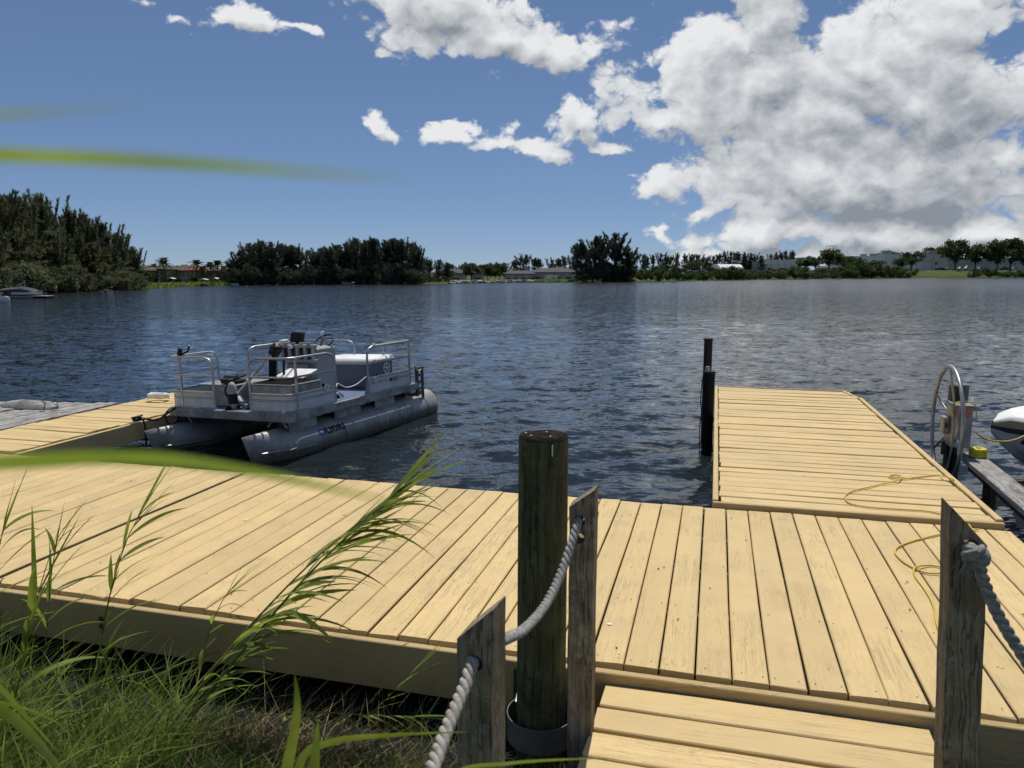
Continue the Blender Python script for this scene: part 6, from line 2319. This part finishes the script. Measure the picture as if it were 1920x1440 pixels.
# lattice mast top above the trees
x_ = gx(1556, 345)
lm = empty('lattice_tower', (x_, 345, gz(x_, 345)), 0, 'square lattice tower frame poking above the broad dark tree', 'tower')
zt_ = zpx(461, 345) - gz(x_, 345)
q = MB()
for sx_ in (-1.6, 1.6):
    for sy_ in (-1.6, 1.6):
        MB().bar((sx_, sy_, 0), (sx_, sy_, zt_), .16, .16, up=(1, 0, 0)).build('leg', M['concrete2'], lm)
for zz in np.linspace(zt_ * .3, zt_, 7):
    for sy_ in (-1.6, 1.6):
        MB().bar((-1.6, sy_, zz), (1.6, sy_, zz), .14, .14).build('cross_bar', M['concrete2'], lm)
for sx_ in (-.5, .5):
    MB().bar((sx_, -1.6, zt_ * .82), (sx_, -1.6, zt_), .12, .12, up=(1, 0, 0)).build('baluster', M['concrete2'], lm)


# vehicles on the far lot
def car(px, Y, kind, paint, label, L=4.6, rz=0.0):
    x = gx(px, Y, 3)
    zb = gz(x, Y)
    o = empty('parked_van' if kind == 'van' else 'parked_car', (x, Y, zb), rz, label, 'van' if kind == 'van' else 'car', 'vehicles parked on the far shore')
    a = L / 2
    if kind == 'van':
        body = [(-a, .45), (a, .45), (a, 2.35), (a - .2, 2.5), (-a + 1.3, 2.5), (-a + .75, 1.55), (-a + .05, 1.25)]
        glass = [(-a + .85, 1.55), (-a + 1.9, 1.55), (-a + 1.9, 2.2), (-a + 1.28, 2.2)]
    elif kind == 'pickup':
        body = [(-a, .5), (a, .5), (a, 1.15), (.5, 1.15), (.4, 1.85), (-.8, 1.85), (-1.2, 1.15), (-a, 1.05)]
        glass = [(-1.05, 1.2), (.35, 1.2), (.3, 1.72), (-.75, 1.72)]
    else:
        body = [(-a, .4), (a, .4), (a, .95), (a - .5, 1.02), (.9, 1.5), (-.5, 1.5), (-1.15, 1.0), (-a + .05, .85)]
        glass = [(-.95, 1.02), (1.1, 1.02), (.8, 1.42), (-.45, 1.42)]
    MB().prism(body, 'y', -.9, .9).build('body', M[paint], o)
    MB().prism(glass, 'y', -.915, -.895).build('window', M['glass'], o)
    for xx in (-a + .85, a - .85):
        for sg in (-1, 1):
            wo_ = MB().lathe([(0, -.11), (.34, -.11), (.34, .11), (0, .11)], (xx, sg * .82, .34), 12, Matrix.Rotation(PI / 2, 3, 'X')).build('wheel', M['tyre'], o)
    return o


car(1780, 396, 'pickup', 'carg', 'silver pickup, leftmost of the vehicles beside the white van', 5.2)
car(1792, 397, 'car', 'carb', 'dark blue car next to the silver pickup left of the white van', 4.6)
car(1802, 395, 'pickup', 'carw', 'white pickup directly left of the long white van', 5.2)
car(1820, 394, 'van', 'carw', 'long white van parked under the spreading oak', 6.6)
car(1837, 393, 'car', 'carw', 'white car just right of the long white van', 4.4)
car(1884, 395, 'pickup', 'cark', 'black pickup below the dense tree near the right edge', 5.2)
car(1903, 396, 'pickup', 'carg', 'silver pickup with dark bed near the right frame edge', 5.4)
car(1762, 396, 'car', 'cark', 'low black car at the warehouse wall left of the vehicles', 4.6)
x_ = gx(1753, 380)
sg_ = empty('yard_sign', (x_, 380, gz(x_, 380)), 0, 'small dark sign on a thin post before the warehouse wall', 'sign')
zz = zpx(494, 380) - gz(x_, 380)
MB().tube([(0, 0, 0), (0, 0, zz)], .06, 6).build('pole', M['darkgrey'], sg_)
MB().box((0, -.06, zz), (1.1, .06, 1.4), None, .02).build('panel', M['darkgrey'], sg_)
for k, (px, w) in enumerate([(1296, 4), (1312, 5), (1330, 6), (1405, 6), (1452, 6)]):
    x_ = gx(px, 290 + k * 4)
    zb = gz(x_, 290 + k * 4)
    o = empty('storage_trailer', (x_, 290 + k * 4, zb), 0, ['low white boat shaped trailer load left of the tent, first', 'pale green covered trailer left of the tent, second', 'grey covered load just left of the arched tent', 'low pale trailer just right of the arched tent', 'dark loaded trailer before the wide grey building'][k], 'trailer', 'stored trailers on the far lot')
    ww = w * 4 * 300 / FPX
    z1 = zpx(507, 290) - zb
    MB().prism([(-ww / 2, .5), (ww / 2, .5), (ww / 2, z1 * .7), (ww * .2, z1), (-ww * .3, z1), (-ww / 2, z1 * .8)], 'y', -1.2, 1.2).build('body', M[['tent', 'panel', 'concrete', 'whitewall', 'darkgrey'][k]], o)
    for xx in (-ww * .25, ww * .25):
        MB().lathe([(0, -1.25), (.35, -1.25), (.35, 1.25), (0, 1.25)], (xx, 0, .35), 10, Matrix.Rotation(PI / 2, 3, 'X')).build('wheel', M['tyre'], o)

# riprap along the rocky shore
rs = np.random.RandomState(77)
rk = MB()
for k in range(330):
    px = rs.uniform(842, 1090) if k < 290 else rs.uniform(1500, 1540)
    az = math.atan((px - 960) / FPX)
    Y = float(shore(az)) + rs.uniform(.0, 3.2)
    x = gx(px, Y)
    s = rs.uniform(.12, .42) * (1.2 if px < 1000 else .8) * (1.6 if px > 1400 else 1)
    if 1010 < px < 1075 and rs.rand() < .5:
        continue
    c = np.array([x, Y, max(gz(x, Y), WL) + s * .25])
    v = []
    for kk in range(8):
        v.append(c + np.array([(1 if kk & 1 else -1), (1 if kk & 2 else -1), (1 if kk & 4 else -1)]) * s * rs.uniform(.4, 1.1, 3) * np.array([1.2, 1, .7]))
    rk.add(v, [(0, 2, 3, 1), (4, 5, 7, 6), (0, 1, 5, 4), (2, 6, 7, 3), (0, 4, 6, 2), (1, 3, 7, 5)])
tag(rk.build('riprap', M['rock']), 'pale limestone rubble along the far rocky shore', 'rocks', kind='stuff')
# rough grass along the far lawns
def far_strip(rs, n):
    out = []
    for k in range(n):
        px = rs.choice([rs.uniform(255, 445), rs.uniform(1000, 1100), rs.uniform(1260, 1960), rs.uniform(1690, 1960)])
        az = math.atan((px - 960) / FPX)
        Y = float(shore(az)) + rs.uniform(.4, 5 if px > 1260 else 2.5)
        x = gx(px, Y)
        out.append((x, Y, gz(x, Y) - .03))
    return np.array(out)


scatter_blades('shore_grass', 5000, far_strip, (.25, .9), (.06, .2), .5, M['grassg'], 'rough green grass fringe along the far shore', 9)

# ------------------------------------------------------------------ covered pontoon boat at the left shore
c = PZ(37, 559, WL)
cb = empty('covered_boat', (c.x, c.y, WL), R(3), 'pontoon boat under dark canvas cover moored at the left shore', 'boat')
k_ = c.y / FPX
Lh = 74 * k_
for ty in (-.5, .5):
    MB().tube([(-Lh / 2, ty, .10), (-Lh * .4, ty, .07), (Lh * .42, ty, .07), (Lh / 2, ty, .12)], [.05, .17, .17, .06], 10).build('pontoon', M['pontoon'], cb, True)
MB().box((0, 0, .28), (Lh * .98, 1.35, .06)).build('deck', M['darkgrey'], cb)
for (a, b_) in ((-.48, -.28), (-.08, .46)):
    MB().box((Lh * (a + b_) / 2, -.64, .46), (Lh * (b_ - a), .03, .26)).build('side_panel', M['whitewall'], cb)
MB().box((Lh * .46, 0, .46), (.03, 1.2, .26)).build('stern_panel', M['whitewall'], cb)
rings = []
for (s, h, w) in ((-.52, .58, .55), (-.40, .74, .72), (-.1, .86, .74), (.12, .90, .74), (.36, .76, .72), (.50, .56, .6)):
    rings.append([(s * Lh, -w, .52), (s * Lh, -w * .92, h * .86), (s * Lh, 0, h + .05), (s * Lh, w * .92, h * .86), (s * Lh, w, .52)])
MB().loft(rings).build('canvas_cover', M['canvas'], cb, True, 30)
for (a, b_) in (((-.02, .9), (.20, 1.42)), ((.20, 1.42), (.205, .85)), ((.03, .9), (.185, 1.25))):
    MB().tube([(a[0] * Lh, -.3, a[1]), (b_[0] * Lh, -.3, b_[1])], .028, 6).build('frame_tube', M['alu'], cb, True)
fd = empty('floating_dock', (c.x + .62 * Lh, c.y - .1, WL), R(3), 'low dark floating dock at the stern of the covered boat', 'dock')
MB().box((.0, 0, .18), (1.15, 1.3, .07), None, .01).build('deck', M['grey_wood'], fd)
for xx in (-.4, 0, .4):
    MB().box((xx, 0, .04), (.3, 1.1, .2), None, .03).build('float', M['black_rub'], fd)
MB().tube([(-.1, .3, -.5), (-.1, .3, .55)], .035, 6).build('pile', M['piling'], fd, True)
c2 = PZ(2, 564, WL)
js = empty('jet_ski', (c2.x, c2.y, WL), R(4), 'small white watercraft at the left frame edge near the covered boat', 'watercraft')
rings = []
for (s, w, h) in ((-.7, .18, .18), (-.4, .26, .30), (0, .28, .34), (.35, .22, .34), (.62, .08, .26)):
    rings.append([(s, -w, .12), (s, -w * .8, -.08), (s, w * .8, -.08), (s, w, .12), (s, w * .5, h), (s, -w * .5, h)])
MB().loft(rings).build('hull', M['panel'], js, True, 40)
MB().box((-.2, 0, .38), (.6, .22, .12), None, .04).build('seat', M['navy'], js, True)
MB().bar((.15, -.2, .52), (.15, .2, .52), .04, .04).build('handlebar', M['black'], js)
MB().bar((.15, 0, .32), (.15, 0, .52), .08, .08, up=(1, 0, 0)).build('steering_stem', M['black'], js)

# ------------------------------------------------------------------ specks on the deck: droppings, dead leaves
r = random.Random(21)
for k, (px, py, s, lab) in enumerate([(1143, 1170, .013, 'white round dropping on the dock boards right of the tall post'), (637, 1062, .016, 'white round dropping on the boards beneath the leaning reed leaves'), (1161, 1225, .006, 'tiny white speck on the boards near the front dock edge'), (460, 975, .012, 'faint white smear on the boards left of the leaning reed')]):
    p = PZ(px, py, .003)
    pts = [(s * r.uniform(.75, 1.15) * math.cos(2 * PI * j / 9) * 1.2, s * r.uniform(.75, 1.15) * math.sin(2 * PI * j / 9), 0) for j in range(9)]
    m = MB().add(pts + [(q[0] * .7, q[1] * .7, .0022) for q in pts], [tuple(range(9, 18))] + [(j, (j + 1) % 9, 9 + (j + 1) % 9, 9 + j) for j in range(9)])
    tag(m.build('dropping', M['shell'], None, loc=p), lab, 'dropping', 'white droppings on the deck')
cr = MB()
for k in range(90):
    u_ = r.uniform(-6.5, 1.9)
    v_ = r.uniform(3.2, 5.5)
    a = r.uniform(0, 6.28)
    s = r.uniform(.004, .012)
    p = Vector((u_, v_, .004))
    p = DV(u_, v_, .0045)
    d = Vector((math.cos(a), math.sin(a), 0)) * s
    e = Vector((-math.sin(a), math.cos(a), 0)) * s * r.uniform(.25, .6)
    cr.add([p - d, p + e + Vector((0, 0, .003)), p + d, p - e], [(0, 1, 2, 3)])
tag(cr.build('leaf_litter', M['rust']), 'tiny dark leaf and bark crumbs scattered on the dock boards', 'debris', kind='stuff')
